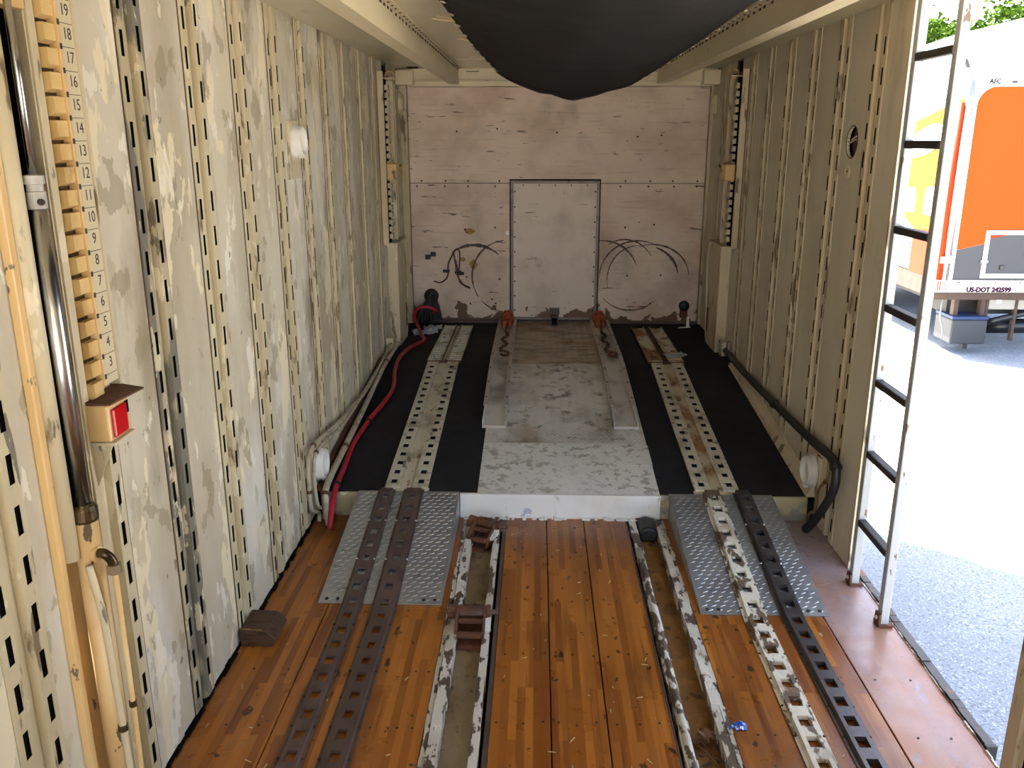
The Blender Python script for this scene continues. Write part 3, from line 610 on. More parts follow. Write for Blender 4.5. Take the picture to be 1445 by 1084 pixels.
# ------------------------------------------------------------------ ramps and wheel rails
RS0, RZ0, RZ1 = 3.03, 0.004, 0.128
def ramp(x0, x1, ys, label):
    t = thing('tread_ramp', ((x0 + x1) / 2, ys, 0), label, 'ramp', 'aluminium tread plate ramps onto the raised deck')
    sl = (RZ1 - RZ0) / (YS - ys); z = lambda y: RZ0 + sl * (y - ys)
    mb = MB().hexa([(x0, ys, 0.0005), (x1, ys, 0.0005), (x1, YS - 0.001, RZ1 - 0.005), (x0, YS - 0.001, RZ1 - 0.005)], [(x0, ys, RZ0), (x1, ys, RZ0), (x1, YS - 0.001, RZ1), (x0, YS - 0.001, RZ1)])
    p = part('ramp_plate', mb, 'alu', t)
    part('tread_lugs', lugs(MB(), x0 + .004, x1 - .004, ys, YS - .01, z, 0.036, 0.015, 0.0024, 0.0018), 'alu_lug', p, kind='stuff')
    for xa, xb in ((x0, x0 + 0.004), (x1 - 0.004, x1)):
        part('side_flange', MB().prism([(ys + .02, 0.0008), (YS - .024, 0.0008), (YS - .024, z(YS - .024) - .005), (ys + .02, z(ys + .02) - .0035)], 0, xa, xb), 'alu', t)
    for xx in (x0 + 0.03, x0 + 0.075, x1 - 0.075, x1 - 0.03):
        part('screw', MB().cyl((xx, ys + 0.025, z(ys + .025) - .001), (xx, ys + 0.025, z(ys + .025) + .004), 0.008, n=8), 'screw_dk', t)
    return z
zl = ramp(-0.872, -0.372, 3.045, 'diamond plate ramp carrying two brown rails, beside the left wall')
zr = ramp(0.656, 1.158, 3.005, 'diamond plate ramp carrying one white and one dark rail, beside the doorway')

def rail(name, x0, x1, ystart, zramp, rs, mat, crown, label, group, holew=0.030):
    t = thing(name, ((x0 + x1) / 2, ystart, 0), label, 'wheel rail', group)
    xc = (x0 + x1) / 2; cw = (x1 - x0) * 0.5 - 0.014
    def base(y): return 0.001 if y < rs else zramp(y) + 0.0032
    rows = [ystart]; holes = set(); y = ystart + 0.03
    while y + 0.05 < YS - 0.005:
        rows += [y, y + 0.05]; holes.add(len(rows) - 2); y += 0.099
    rows.append(YS + 0.002)
    mb = MB()
    mb.perf(lambda u, v, d: (u, v, base(v) + crown + d), [xc - cw, xc - holew / 2, xc + holew / 2, xc + cw], rows, holes, crown * 0.8)
    for a, b in zip(rows, rows[1:]):
        for s in (-1, 1):
            xe = x0 if s < 0 else x1; xk = xc + s * (cw + 0.004)
            mb.add([(xc + s * cw, a, base(a) + crown), (xk, a, base(a) + .004), (xk, b, base(b) + .004), (xc + s * cw, b, base(b) + crown)], [(0, 1, 2, 3)])
            mb.add([(xk, a, base(a) + .004), (xe, a, base(a) + .004), (xe, b, base(b) + .004), (xk, b, base(b) + .004)], [(0, 1, 2, 3)])
            mb.add([(xe, a, base(a) + .004), (xe, a, base(a)), (xe, b, base(b)), (xe, b, base(b) + .004)], [(0, 1, 2, 3)])
    part('rail_strip', mb, mat, t)
    y = ystart + 0.1; k = 0
    while y < YS - 0.06:
        for s in (-1, 1):
            if y > 1.7: part('screw', MB().cyl((xc + s * (cw + .010), y, base(y) + .003), (xc + s * (cw + .010), y, base(y) + .008), 0.0052, 0.003, n=8), 'screw' if (y > rs + .1 and k % 2) else 'screw_dk', t)
        y += 0.099 * 1.5; k += 1
    return t
gr = 'punched wheel rails along the floor'
rail('wheel_rail', -0.773, -0.690, 1.30, zl, 3.045, 'steel_br', 0.012, 'brown punched steel rail, the one nearer the left wall', gr, 0.034)
rail('wheel_rail', -0.648, -0.548, 1.30, zl, 3.045, 'steel_br', 0.014, 'brown punched steel rail, second from the left wall', gr, 0.032)
rail('wheel_rail', 0.816, 0.912, 1.30, zr, 3.005, 'chip_rail', 0.020, 'punched rail with flaking white paint, right of the centre channels', gr, 0.038)
rail('wheel_rail', 0.966, 1.056, 1.30, zr, 3.005, 'steel_dk', 0.022, 'dark bare steel punched rail nearest the doorway', gr, 0.036)

# deck tracks
def deck_track(x0, x1, mat, mat2, label):
    t = thing('deck_track', ((x0 + x1) / 2, 3.96, dz(3.96)), label, 'wheel track', 'punched cream tracks on the black deck')
    w_ = x1 - x0
    for a, b in ((x0, x0 + w_ * 0.36), (x1 - w_ * 0.36, x1)):
        rows = [3.93]; holes = set(); y = 3.965
        while y + 0.045 < 5.70: rows += [y, y + 0.045]; holes.add(len(rows) - 2); y += 0.101
        rows.append(5.70); c = (a + b) / 2; mb = MB()
        mb.perf(lambda u, v, d: (u, v, dz(v) + 0.016 + d), [a, c - 0.015, c + 0.015, b], rows, holes, 0.004)
        for xe in (a, b): mb.add([(xe, 3.93, dz(3.93)), (xe, 3.93, dz(3.93) + .016), (xe, 5.70, dz(5.70) + .016), (xe, 5.70, dz(5.70))], [(0, 1, 2, 3)])
        mb.add([(a, 3.93, dz(3.93)), (b, 3.93, dz(3.93)), (b, 3.93, dz(3.93) + .016), (a, 3.93, dz(3.93) + .016)], [(0, 1, 2, 3)])
        part('punched_strip', mb, mat, t)
    part('centre_bed', deck_strip(x0 + w_ * .36, x1 - w_ * .36, 3.92, 5.70, 0.0, 0.006), mat2, t)
    part('end_crust', deck_strip(x0 - .008, x1 + .008, 3.905, 3.935, 0.0, 0.007), mat2, t)
    return t
deck_track(-0.748, -0.535, 'track', 'track', 'cream punched wheel track on the left half of the black deck')
deck_track(0.790, 1.005, 'track', 'track_rust', 'rust-stained cream punched wheel track on the right half of the black deck')
def louver(x0, x1, y1, mat, mat2, label):
    t = thing('ribbed_track', ((x0 + x1) / 2, 5.74, ZD), label, 'wheel track', 'ribbed track ends in front of the end wall')
    w_ = x1 - x0
    for a, b in ((x0, x0 + w_ * .42), (x1 - w_ * .42, x1)):
        s = part('ribbed_strip', MB().box(a, b, 5.735, y1, ZD, ZD + 0.008).box(a, a + .006, 5.735, y1, ZD, ZD + .018).box(b - .006, b, 5.735, y1, ZD, ZD + .018), 'track_dk', t)
        y = 5.76; k = 0
        me = MB().hexa([(a + .006, 0, .006), (b - .006, 0, .006), (b - .006, .032, .006), (a + .006, .032, .006)], [(a + .006, .006, .018), (b - .006, .006, .018), (b - .006, .028, .014), (a + .006, .028, .014)]).mesh('rib', mat)
        while y < y1 - 0.03: link('rib', me, s, (0, y, ZD)); y += 0.058
    for xe in (x0, x0 + w_ * .42 - .008, x1 - w_ * .42, x1 - .008): part('edge_strip', MB().box(xe, xe + .008, 5.735, y1, ZD + .008, ZD + .020), mat, t)
    part('centre_groove', MB().box(x0 + w_ * .42, x1 - w_ * .42, 5.735, y1, ZD, ZD + .005).box((x0 + x1) / 2 - .006, (x0 + x1) / 2 + .006, 5.735, y1, ZD + .004, ZD + .012), mat2, t)
    part('hinge_bar', MB().cyl((x0, 5.722, ZD + .008), (x1, 5.722, ZD + .008), 0.008, n=8), 'rust', t)
louver(-0.755, -0.520, 6.90, 'track', 'track', 'cream ribbed track end on the left, in front of the end wall')
louver(0.770, 1.020, 6.86, 'track_rust', 'rust', 'rust-stained ribbed track end on the right, in front of the end wall')

# aluminium U channels with chain binders
def uchannel(x0, x1, label):
    t = thing('deck_channel', ((x0 + x1) / 2, 4.66, dz(4.66)), label, 'channel', 'aluminium U channels on the deck')
    part('channel_base', deck_strip(x0, x1, 4.655, 7.08, 0.006, 0.012), 'alu_ch', t)
    for xa, xb, ya in ((x0, x0 + .006, 4.66), (x1 - .006, x1, 4.66)):
        part('channel_wall', deck_strip(xa, xb, ya, 7.08, 0.010, 0.044), 'alu_ch', t)
    for xa, xb in ((x0 - .006, x0 + .016), (x1 - .016, x1 + .006)):
        part('channel_flange', deck_strip(xa, xb, 4.88, 7.08, 0.044, 0.049), 'trimgrey', t)
        for y in (5.0, 5.25, 5.5, 5.8, 6.1, 6.4, 6.7, 7.0): part('bolt', MB().cyl(((xa + xb) / 2, y, dz(y) + .048), ((xa + xb) / 2, y, dz(y) + .053), 0.005, n=6), 'screw_dk', t)
    part('front_lip', deck_strip(x0, x1, 4.650, 4.660, 0.004, 0.020), 'trimgrey', t)
uchannel(-0.308, -0.170, 'dull aluminium U channel left of the centre tread plate')
uchannel(0.450, 0.590, 'dull aluminium U channel right of the centre tread plate')

def torus(mb, c, ax_u, ax_v, ru, rv, r, n=14, m=6):
    c = Vector(c); u = Vector(ax_u).normalized(); v = Vector(ax_v).normalized(); w_ = u.cross(v); vs = []
    for i in range(n):
        t = 2 * math.pi * i / n; ctr = c + u * (ru * math.cos(t)) + v * (rv * math.sin(t)); nd = (u * math.cos(t) + v * math.sin(t)).normalized()
        for k in range(m):
            s = 2 * math.pi * k / m; vs.append(ctr + nd * (r * math.cos(s)) + w_ * (r * math.sin(s)))
    fs = [(i * m + k, i * m + (k + 1) % m, ((i + 1) % n) * m + (k + 1) % m, ((i + 1) % n) * m + k) for i in range(n) for k in range(m)]
    mb.add(vs, fs); return mb
def binder(cx, label):
    z = ZD + 0.013
    t = thing('chain_binder', (cx, 6.9, z), label, 'chain binder', 'orange chain binders at the end wall')
    part('anchor_plate', MB().prism([(cx - .045, z), (cx + .045, z), (cx + .05, z + .06), (cx + .03, z + .10), (cx - .03, z + .10), (cx - .05, z + .06)], 1, 7.03, 7.045), 'orange', t)
    part('swivel_ring', torus(MB(), (cx, 6.98, z + .05), (1, 0, 0), (0, .3, 1), .040, .045, .011), 'orange', t, smooth=True)
    part('ratchet_body', MB().prism([(cx - .042, z), (cx + .042, z), (cx + .034, z + .05), (cx - .034, z + .05)], 1, 6.84, 6.94), 'orange', t, bevel=.006)
    part('handle', MB().tube([(cx + .01, 6.90, z + .05), (cx + .005, 6.80, z + .035), (cx - .005, 6.62, z + .015)], .010), 'rust', t, smooth=True)
    y = 6.60; k = 0
    while y > 5.98:
        u = (1, 0, 0) if k % 2 else (0, 0, 1); rad = .012 if k % 2 else .010
        part('chain_link', torus(MB(), (cx + .018 * math.sin(k * .7), y, z + .013), u, (0, 1, 0), rad, .024, .0045, 10, 5), 'rust', t, smooth=True)
        y -= .036; k += 1
    part('grab_hook', MB().tube([(cx + .01, 5.98, z + .012), (cx + .04, 5.93, z + .014), (cx + .045, 5.87, z + .014), (cx + .015, 5.84, z + .014), (cx - .008, 5.88, z + .012)], .009), 'rust', t, smooth=True)
binder(-0.240, 'orange rusty chain binder in the left deck channel')
binder(0.520, 'orange rusty chain binder in the right deck channel')
t = thing('receiver_tube', (0.15, 6.98, ZD), 'rusty square receiver tube below the hatch', 'hitch tube')
for b in ((.118, .126, .0, .075), (.174, .182, .0, .075), (.126, .174, .0, .008), (.126, .174, .067, .075)):
    part('tube_wall', MB().box(b[0], b[1], 6.93, 7.083, ZD + b[2] + .006, ZD + b[3] + .006), 'steel_br', t)
part('tube_bore', MB().box(.126, .174, 7.03, 7.04, ZD + .014, ZD + .073), 'dark', t)
part('mount_plate', MB().box(.108, .192, 7.05, 7.083, ZD + .075, ZD + .13), 'steel_br', t)

# ------------------------------------------------------------------ ratchet winches in the left channel
def winch(cy, tilt, label):
    t = thing('strap_winch', (-0.243, cy, -0.046), label, 'winch', 'rusty strap winches in the left floor channel')
    part('slide_shoe', MB().box(-0.285, -0.200, cy - .10, cy + .09, -0.048, -0.030), 'rust', t)
    for xs in (-0.302, -0.196):
        pr = [(cy - .085, -.03), (cy + .075, -.03), (cy + .085, .030), (cy + .05, .055), (cy + .01, .050), (cy - .07, .012)]
        part('side_plate', MB().prism(pr, 0, xs, xs + .010), 'rust', t, bevel=.002)
    part('spool', MB().cyl((-0.292, cy + .045, .030), (-0.196, cy + .045, .030), .026, n=14), 'steel_br', t, smooth=False)
    for i in range(9): part('strap_coil', MB().cyl((-0.288 + i * .0085, cy + .045, .030), (-0.283 + i * .0085, cy + .045, .030), .030, n=14), 'rust', t)
    for b in ((-.292, -.196, cy - .012, cy + .004), (-.292, -.196, cy - .088, cy - .064)):
        part('cross_bar', MB().box(b[0], b[1], b[2], b[3], .010 if b[2] > cy - .05 else -.006, .030 if b[2] > cy - .05 else .012), 'rust', t, bevel=.004)
    part('axle', MB().cyl((-0.345, cy + .045, .030), (-0.140, cy + .045, .030), .010, n=10), 'steel_br', t)
    part('hub_cap', MB().cyl((-0.335, cy + .045, .030), (-0.302, cy + .045, .030), .030, .026, n=10), 'rust', t)
    part('ratchet_wheel', MB().cyl((-0.184, cy + .045, .030), (-0.170, cy + .045, .030), .030, n=9), 'rust', t)
    part('pawl', MB().hexa([(-.186, cy - .05, -.005), (-.166, cy - .04, -.005), (-.166, cy + .01, .004), (-.186, cy + .0, .004)], [(-.186, cy - .05, .010), (-.166, cy - .04, .010), (-.166, cy + .01, .030), (-.186, cy + .0, .030)]), 'alu_ch', t)
    if tilt:
        M4 = Matrix.Translation(Vector((-.24, cy, 0))) @ Matrix.Rotation(tilt, 4, 'Z') @ Matrix.Translation(Vector((.24, -cy, 0)))
        for c in t.children: c.data.transform(M4)
winch(2.905, 0, 'rusty strap winch in the left floor channel, nearer the camera')
winch(3.70, math.radians(-22), 'rusty strap winch twisted in the left floor channel against the white step')

# small loose things on the floor
t = thing('wheel_chock', (-1.03, 2.80, 0), 'dark wooden chock block against the left wall', 'wood block')
part('chock_body', MB().prism([(-1.082, 0.001), (-0.965, 0.001), (-0.950, 0.022), (-0.957, 0.040), (-0.985, 0.062), (-1.082, 0.066)], 1, 2.735, 2.885), 'woodblk', t, bevel=.004)
part('split_edge', MB().prism([(-1.080, 0.066), (-1.0, 0.0625), (-1.0, 0.064), (-1.080, 0.068)], 1, 2.742, 2.748), 'tear', t)
t = thing('rubber_stop', (0.538, 3.77, -0.045), 'dark rounded rubber stop at the far end of the right channel', 'rubber stop')
part('stop_body', MB().prism([(0.502, -.046), (0.582, -.046), (0.588, .0), (0.575, .022), (0.540, .030), (0.512, .022), (0.500, .0)], 1, 3.72, 3.86), 'black_rub', t, bevel=.012)
part('stop_plate', MB().box(.496, .586, 3.862, 3.872, -.046, .01), 'rust', t)
t = thing('dry_leaf', (0.545, 2.31, -0.047), 'curled brown dry leaf in the right channel', 'leaf')
for k in range(4):
    a = k * 1.7; mb = MB(); n = 8; vs = []
    for i in range(n + 1):
        u = i / n; ww = .018 * math.sin(math.pi * u) + .001
        for s in (-1, 0, 1): vs.append((.545 + (u - .5) * .06 * math.cos(a) - s * ww * math.sin(a) + .008 * math.cos(a * 2), 2.31 + (u - .5) * .06 * math.sin(a) + s * ww * math.cos(a), -.045 + .008 * k + .014 * math.sin(math.pi * u) + .010 * abs(s)))
    mb.add(vs, [(3 * i + j, 3 * i + j + 1, 3 * i + j + 4, 3 * i + j + 3) for i in range(n) for j in (0, 1)])
    o = part('leaf_lobe', mb, 'leaf', t); o.modifiers.new('s', 'SOLIDIFY').thickness = .0012
t = thing('twig', (0.56, 2.25, -0.045), 'thin dry twig lying in the right channel', 'twig')
part('twig_stem', MB().tube([(0.525, 2.30, -.044), (0.555, 2.24, -.041), (0.582, 2.16, -.043)], .0028, n=6), 'leaf', t)
part('twig_fork', MB().tube([(0.553, 2.245, -.041), (0.570, 2.235, -.038), (0.580, 2.215, -.036)], .0018, n=6), 'leaf', t)
t = thing('blue_wrapper', (0.661, 2.336, 0), 'small crumpled blue and white wrapper on the planks', 'wrapper')
mb = MB(); n = 7; vs = []
for i in range(n + 1):
    for j in range(n + 1):
        vs.append((.642 + .038 * i / n + R.uniform(-.003, .003), 2.318 + .036 * j / n + R.uniform(-.003, .003), .003 + .016 * math.sin(math.pi * i / n) * math.sin(math.pi * j / n) * R.uniform(.4, 1.2)))
mb.add(vs, [(i * (n + 1) + j, (i + 1) * (n + 1) + j, (i + 1) * (n + 1) + j + 1, i * (n + 1) + j + 1) for i in range(n) for j in range(n)])
o = part('wrapper_film', mb, 'bluewrap', t); o.modifiers.new('s', 'SOLIDIFY').thickness = .0015
part('twisted_end', MB().cyl((.640, 2.334, .004), (.628, 2.328, .006), .003, .007, n=7), 'bluewrap', t)
mb = MB()
for i in range(55):
    x = R.choice([R.uniform(-.12, .43), R.uniform(-.12, .43), R.uniform(.65, 1.1), R.uniform(-1.0, -.4)]); y = R.uniform(1.95, 3.75); a = R.uniform(0, 3.14); l = R.uniform(.004, .014); s = .0012
    if x < -.35 and y > 2.9: continue
    if x > .64 and y > 2.95: continue
    c, q = math.cos(a), math.sin(a)
    mb.hexa([(x - l * c - s * q, y - l * q + s * c, .0004), (x - l * c + s * q, y - l * q - s * c, .0004), (x + l * c + s * q, y + l * q - s * c, .0004), (x + l * c - s * q, y + l * q + s * c, .0004)],
            [(x - l * c - s * q, y - l * q + s * c, .002), (x - l * c + s * q, y - l * q - s * c, .002), (x + l * c + s * q, y + l * q - s * c, .003), (x + l * c - s * q, y + l * q + s * c, .003)])
part('straw_litter', mb, 'straw', label='tiny straw and paint flecks scattered over the planks', cat='litter', kind='stuff')

def scrap(name, c, w_, l, rz, mat, label, h=.02):
    t = thing(name, (c[0], c[1], c[2]), label, 'plastic scrap')
    mb = MB(); n, m = 9, 6; vs = []; ca, sa = math.cos(rz), math.sin(rz)
    for i in range(n + 1):
        for j in range(m + 1):
            u = (i / n - .5) * l; v = (j / m - .5) * w_ * (1 - .5 * (i / n)); vs.append((c[0] + u * ca - v * sa, c[1] + u * sa + v * ca, c[2] + .004 + h * R.random() * math.sin(math.pi * (j + .5) / (m + 1))))
    mb.add(vs, [(i * (m + 1) + j, (i + 1) * (m + 1) + j, (i + 1) * (m + 1) + j + 1, i * (m + 1) + j + 1) for i in range(n) for j in range(m)])
    o = part('film_sheet', mb, mat, t); o.modifiers.new('s', 'SOLIDIFY').thickness = .0015
    part('folded_edge', MB().tube([(c[0] - l * .45 * ca, c[1] - l * .45 * sa, c[2] + .008), (c[0], c[1], c[2] + .016), (c[0] + l * .45 * ca, c[1] + l * .45 * sa, c[2] + .008)], .006, n=6), mat, t)
scrap('plastic_film', (-0.885, 6.64, ZD), .14, .20, .35, 'paper', 'crumpled grey plastic film in the far left corner of the deck', .05)
scrap('plastic_film', (-0.845, 6.82, ZD), .12, .15, .15, 'paper', 'second crumpled grey film, beside the far left corner', .04)
scrap('plastic_film', (0.99, 5.92, ZD + .012), .16, .15, .6, 'paper', 'clear plastic film lying by the right ribbed track', .02)
t = thing('white_tag', (1.25, 6.95, ZD), 'small white tag standing at the far right corner of the deck', 'tag')
part('tag_card', MB().prism([(1.235, ZD + .001), (1.262, ZD + .001), (1.258, ZD + .085), (1.240, ZD + .09)], 1, 6.955, 6.960), 'pvc', t)
part('tag_foot', MB().prism([(1.16, 6.90), (1.26, 6.92), (1.27, 6.95), (1.20, 6.94)], 2, ZD + .001, ZD + .006), 'pvc', t)

# ------------------------------------------------------------------ ports, boxes and vents on the walls
def port(c, sgn, r, label, plate=True, group='round plastic ports on the walls'):
    x, y, z = c
    t = thing('round_port', c, label, 'vent port', group)
    if plate: part('mount_plate', MB().box(min(x, x + sgn * .012), max(x, x + sgn * .012), y - r * 1.25, y + r * 1.25, z - r * 1.3, z + r * 1.3), 'post' if sgn > 0 else 'post_r', t, bevel=.003)
    b = x + sgn * (.012 if plate else 0)
    part('collar', MB().lathe((b, y, z), (sgn, 0, 0), [(0, r * 1.08), (.012, r * 1.08), (.016, r * .98), (.038, r * .96), (.043, r * .89), (.041, r * .80), (.012, r * .76)], 28), 'pvc', t, smooth=True)
    part('cap', MB().cyl((b + sgn * .010, y, z), (b + sgn * .014, y, z), r * .77, n=28), 'pvc_in', t)
    part('latch', MB().box(min(b + sgn * .02, b + sgn * .042), max(b + sgn * .02, b + sgn * .042), y - .02, y + .012, z - r - .004, z - r * .86), 'pvc', t)
port((XL, 3.905, 1.792), 1, 0.068, 'round cream vent port high on the left wall')
port((XL, 3.935, 0.255), 1, 0.078, 'round white port low on the left wall beside the step')
port((XR, 3.945, 0.240), -1, 0.076, 'round white port low on the right wall beside the step')
part('port_underplate', MB().box(XL, XL + .003, 3.80, 4.01, 1.63, 1.70), 'post', wallL)
t = thing('cable_hole', (1.385, 3.912, 1.79), 'open round cable hole with loose wires high on the right wall', 'cable hole')
part('hole_rim', MB().lathe((XR, 3.912, 1.79), (-1, 0, 0), [(-.01, .066), (.002, .0665), (.002, .070), (-.001, .071)], 28), 'seam', t, smooth=True)
part('back_plate', MB().cyl((1.400, 3.912, 1.79), (1.404, 3.912, 1.79), .075, n=24), 'rust', t)
part('wire', MB().tube([(1.398, 3.86, 1.80), (1.385, 3.89, 1.815), (1.375, 3.93, 1.80), (1.385, 3.97, 1.785)], .003, n=6), 'cond', t)
part('wire', MB().tube([(1.398, 3.87, 1.75), (1.385, 3.90, 1.80), (1.38, 3.94, 1.79)], .003, n=6), 'cond', t)
t = thing('blank_disc', (XR, 3.925, 1.665), 'small painted disc below the cable hole', 'disc')
part('disc', MB().lathe((XR, 3.925, 1.665), (-1, 0, 0), [(0, .028), (.004, .028), (.006, .022), (.004, .020), (.004, .0)], 20), 'post_r', t)
part('screw', MB().cyl((XR - .006, 3.925, 1.665), (XR - .0035, 3.925, 1.665), .005, n=8), 'screw_dk', t)
def lamp(c, sgn, label):
    x, y, z = c
    t = thing('clearance_lamp', c, label, 'lamp', 'oval lamps in the far corners')
    part('lamp_base', MB().box(min(x, x + sgn * .01), max(x, x + sgn * .01), y - .07, y + .07, z - .10, z + .10), 'post_r', t, bevel=.003)
    mb = MB(); n = 20; prof = ((.01, 1), (.03, .95), (.045, .75), (.05, .0)); vs = []
    for h, s in prof:
        for i in range(n): a = 2 * math.pi * i / n; vs.append((x + sgn * h, y + .045 * s * math.cos(a), z + .080 * s * math.sin(a)))
    mb.add(vs, [(k * n + i, k * n + (i + 1) % n, (k + 1) * n + (i + 1) % n, (k + 1) * n + i) for k in range(3) for i in range(n)])
    part('lamp_cover', mb, 'lamp_am', t, smooth=True)
lamp((XL, 6.95, 2.07), 1, 'oval cream lamp in the far left corner under the ceiling')
lamp((XR, 6.90, 2.06), -1, 'oval cream lamp in the far right corner under the ceiling')
def jbox(c, sgn, label):
    x, y, z = c
    t = thing('junction_box', c, label, 'junction box', 'junction boxes by the deck')
    part('box_body', MB().box(min(x, x + sgn * .05), max(x, x + sgn * .05), y - .045, y + .045, z - .05, z + .05), 'post' if sgn > 0 else 'post_r', t, bevel=.004)
    part('box_lid', MB().box(min(x + sgn * .05, x + sgn * .056), max(x + sgn * .05, x + sgn * .056), y - .05, y + .05, z - .055, z + .055), 'post' if sgn > 0 else 'post_r', t, bevel=.002)
    for s in (-1, 1): part('screw', MB().cyl((x + sgn * .056, y + s * .035, z + s * .04), (x + sgn * .060, y + s * .035, z + s * .04), .006, n=8), 'screw_dk', t)
jbox((XL + .005, 6.02, 0.375), 1, 'small cream junction box low on the left wall near the end')
jbox((XR - .005, 5.95, 0.375), -1, 'small tan junction box low on the right wall near the end')

# ------------------------------------------------------------------ pipes and hoses
def hose(name, pts, r, mat, label, cat, clips=(), clipmat='rust', group=None, n=8):
    t = thing(name, pts[0], label, cat, group)
    part('hose_run', MB().tube(pts, r, n=n), mat, t, smooth=True)
    P = spline(pts, 5)
    for fr in clips:
        i = int(fr * (len(P) - 2)); d = (P[i + 1] - P[i]).normalized() * .008
        part('clip', MB().cyl(P[i] - d, P[i] + d, r * 1.35, n=n), clipmat, t)
    return t
gl = 'conduits along the left wall'
hose('conduit', [(-1.055, 3.805, 0.003), (-1.055, 3.805, .05), (-1.055, 3.69, .12), (-1.055, 3.672, .24), (-1.055, 3.685, .36), (-1.055, 3.76, .40), (-1.055, 3.98, .385), (-1.055, 4.4, .335), (-1.055, 5.0, .30), (-1.055, 5.5, .325), (-1.055, 5.97, .36)], .010, 'cond',
     'upper thin conduit looping round the low left port', 'conduit', (.3, .55, .8), group=gl)
hose('conduit', [(-1.035, 3.83, 0.003), (-1.035, 3.83, .06), (-1.035, 3.73, .12), (-1.04, 3.715, .24), (-1.04, 3.73, .34), (-1.04, 3.80, .375), (-1.04, 4.0, .36), (-1.04, 4.4, .318), (-1.04, 5.0, .335), (-1.045, 5.5, .35), (-1.045, 5.97, .385)], .009, 'cond',
     'second thin conduit running just below the upper one on the left wall', 'conduit', (.5,), group=gl)
hose('conduit', [(-1.00, 3.77, .003), (-1.005, 3.768, .10), (-1.01, 3.79, .17), (-1.02, 3.95, .185), (-1.025, 4.2, .20), (-1.03, 4.85, .25), (-1.03, 5.55, .325), (-1.03, 5.95, .335), (-1.03, 6.20, .335)], .016, 'cond',
     'thicker conduit lying where the deck meets the left wall', 'conduit', (.25, .55, .8), group=gl)
hose('red_hose', [(-0.975, 3.69, .015), (-0.975, 3.75, .09), (-0.98, 3.86, .15), (-0.99, 4.12, .168), (-1.0, 4.37, .190), (-0.985, 4.6, .212), (-0.965, 4.76, .23), (-0.93, 4.97, .252), (-0.91, 5.21, .277), (-0.945, 5.5, .307), (-0.96, 5.8, .325), (-0.93, 6.1, .325), (-0.855, 6.34, .326),
     (-0.90, 6.5, .335), (-0.955, 6.72, .36), (-1.0, 6.85, .40), (-0.98, 6.92, .46), (-0.90, 6.93, .47), (-0.84, 6.95, .44), (-0.86, 6.98, .41)], .014, 'red_rub', 'red rubber hose snaking along the left edge of the black deck', 'hose', (.12, .3), 'black_rub', n=10)
hose('black_hose', [(1.285, 3.745, .022), (1.30, 3.66, .12), (1.325, 3.57, .28), (1.33, 3.56, .38), (1.33, 3.62, .425), (1.33, 3.85, .41), (1.33, 4.2, .395), (1.33, 4.7, .38), (1.332, 5.3, .365), (1.333, 5.72, .365), (1.333, 5.90, .37)], .020, 'black_rub', 'thick black hose sagging along the right wall to the floor', 'hose', (.35, .7), 'black_rub', n=10)
hose('copper_pipe', [(1.335, 3.885, .004), (1.335, 3.86, .05), (1.342, 3.805, .105), (1.345, 3.80, .20), (1.345, 3.71, .29), (1.345, 3.70, .36), (1.345, 3.74, .395), (1.345, 3.86, .39), (1.35, 4.2, .37)], .007, 'copper', 'thin copper pipe bent round the low right port', 'pipe', (.5,))
part('trim_4', MB().hexa([(1.315, YS, 0.10), (1.365, YS, 0.10), (1.365, YK, dz(YK)), (1.315, YK, dz(YK))], [(1.345, YS, ZS + .05), (1.365, YS, ZS + .06), (1.365, YK, dz(YK) + .06), (1.345, YK, dz(YK) + .05)]), 'post_r', kind='structure', label='slanted tan angle strip where the deck meets the right wall')
part('trim_5', MB().hexa([(-1.085, YS, 0.10), (-1.045, YS, 0.10), (-1.045, YK, dz(YK)), (-1.085, YK, dz(YK))], [(-1.085, YS, ZS + .04), (-1.065, YS, ZS + .035), (-1.065, YK, dz(YK) + .035), (-1.085, YK, dz(YK) + .04)]), 'rust', kind='structure', label='rusty angle strip where the deck meets the left wall')
# cable bundle and wire loops at the end wall
t = thing('wire_loop', (-0.68, 7.09, .9), 'thin brown wires looped on the end wall left of the hatch', 'wire')
part('wire_run', MB().tube([(-.86, 7.088, .66), (-.80, 7.086, .65), (-.745, 7.084, .70), (-.735, 7.082, .80), (-.70, 7.082, .88), (-.665, 7.082, .93), (-.64, 7.082, .90), (-.645, 7.084, .78), (-.66, 7.086, .70)], .006, n=6), 'wire', t, smooth=True)
part('wire_run', MB().tube([(-.69, 7.086, .90), (-.675, 7.083, .80), (-.665, 7.083, .72), (-.62, 7.084, .64), (-.56, 7.087, .61)], .006, n=6), 'wire', t, smooth=True)
part('wire_run', MB().tube([(-.675, 7.086, .84), (-.655, 7.082, .74), (-.645, 7.083, .66), (-.60, 7.084, .62), (-.555, 7.087, .60)], .005, n=6), 'wire', t, smooth=True)
for x, z in ((-.755, .745), (-.655, .735), (-.635, .725)): part('wire_clamp', MB().box(x - .028, x + .028, 7.078, 7.098, z - .012, z + .012), 'black_rub', t, bevel=.004)
t = thing('wire_clip', (-.90, 7.09, .88), 'two black clips on the end wall near the left corner', 'clip')
for x, z in ((-.905, .862), (-.860, .885)): part('clip_block', MB().box(x - .022, x + .022, 7.075, 7.098, z - .018, z + .018), 'black_rub', t, bevel=.004)
t = thing('cable_bundle', (-0.93, 7.03, ZD), 'tangled black cables rising from the far left corner of the deck', 'cable')
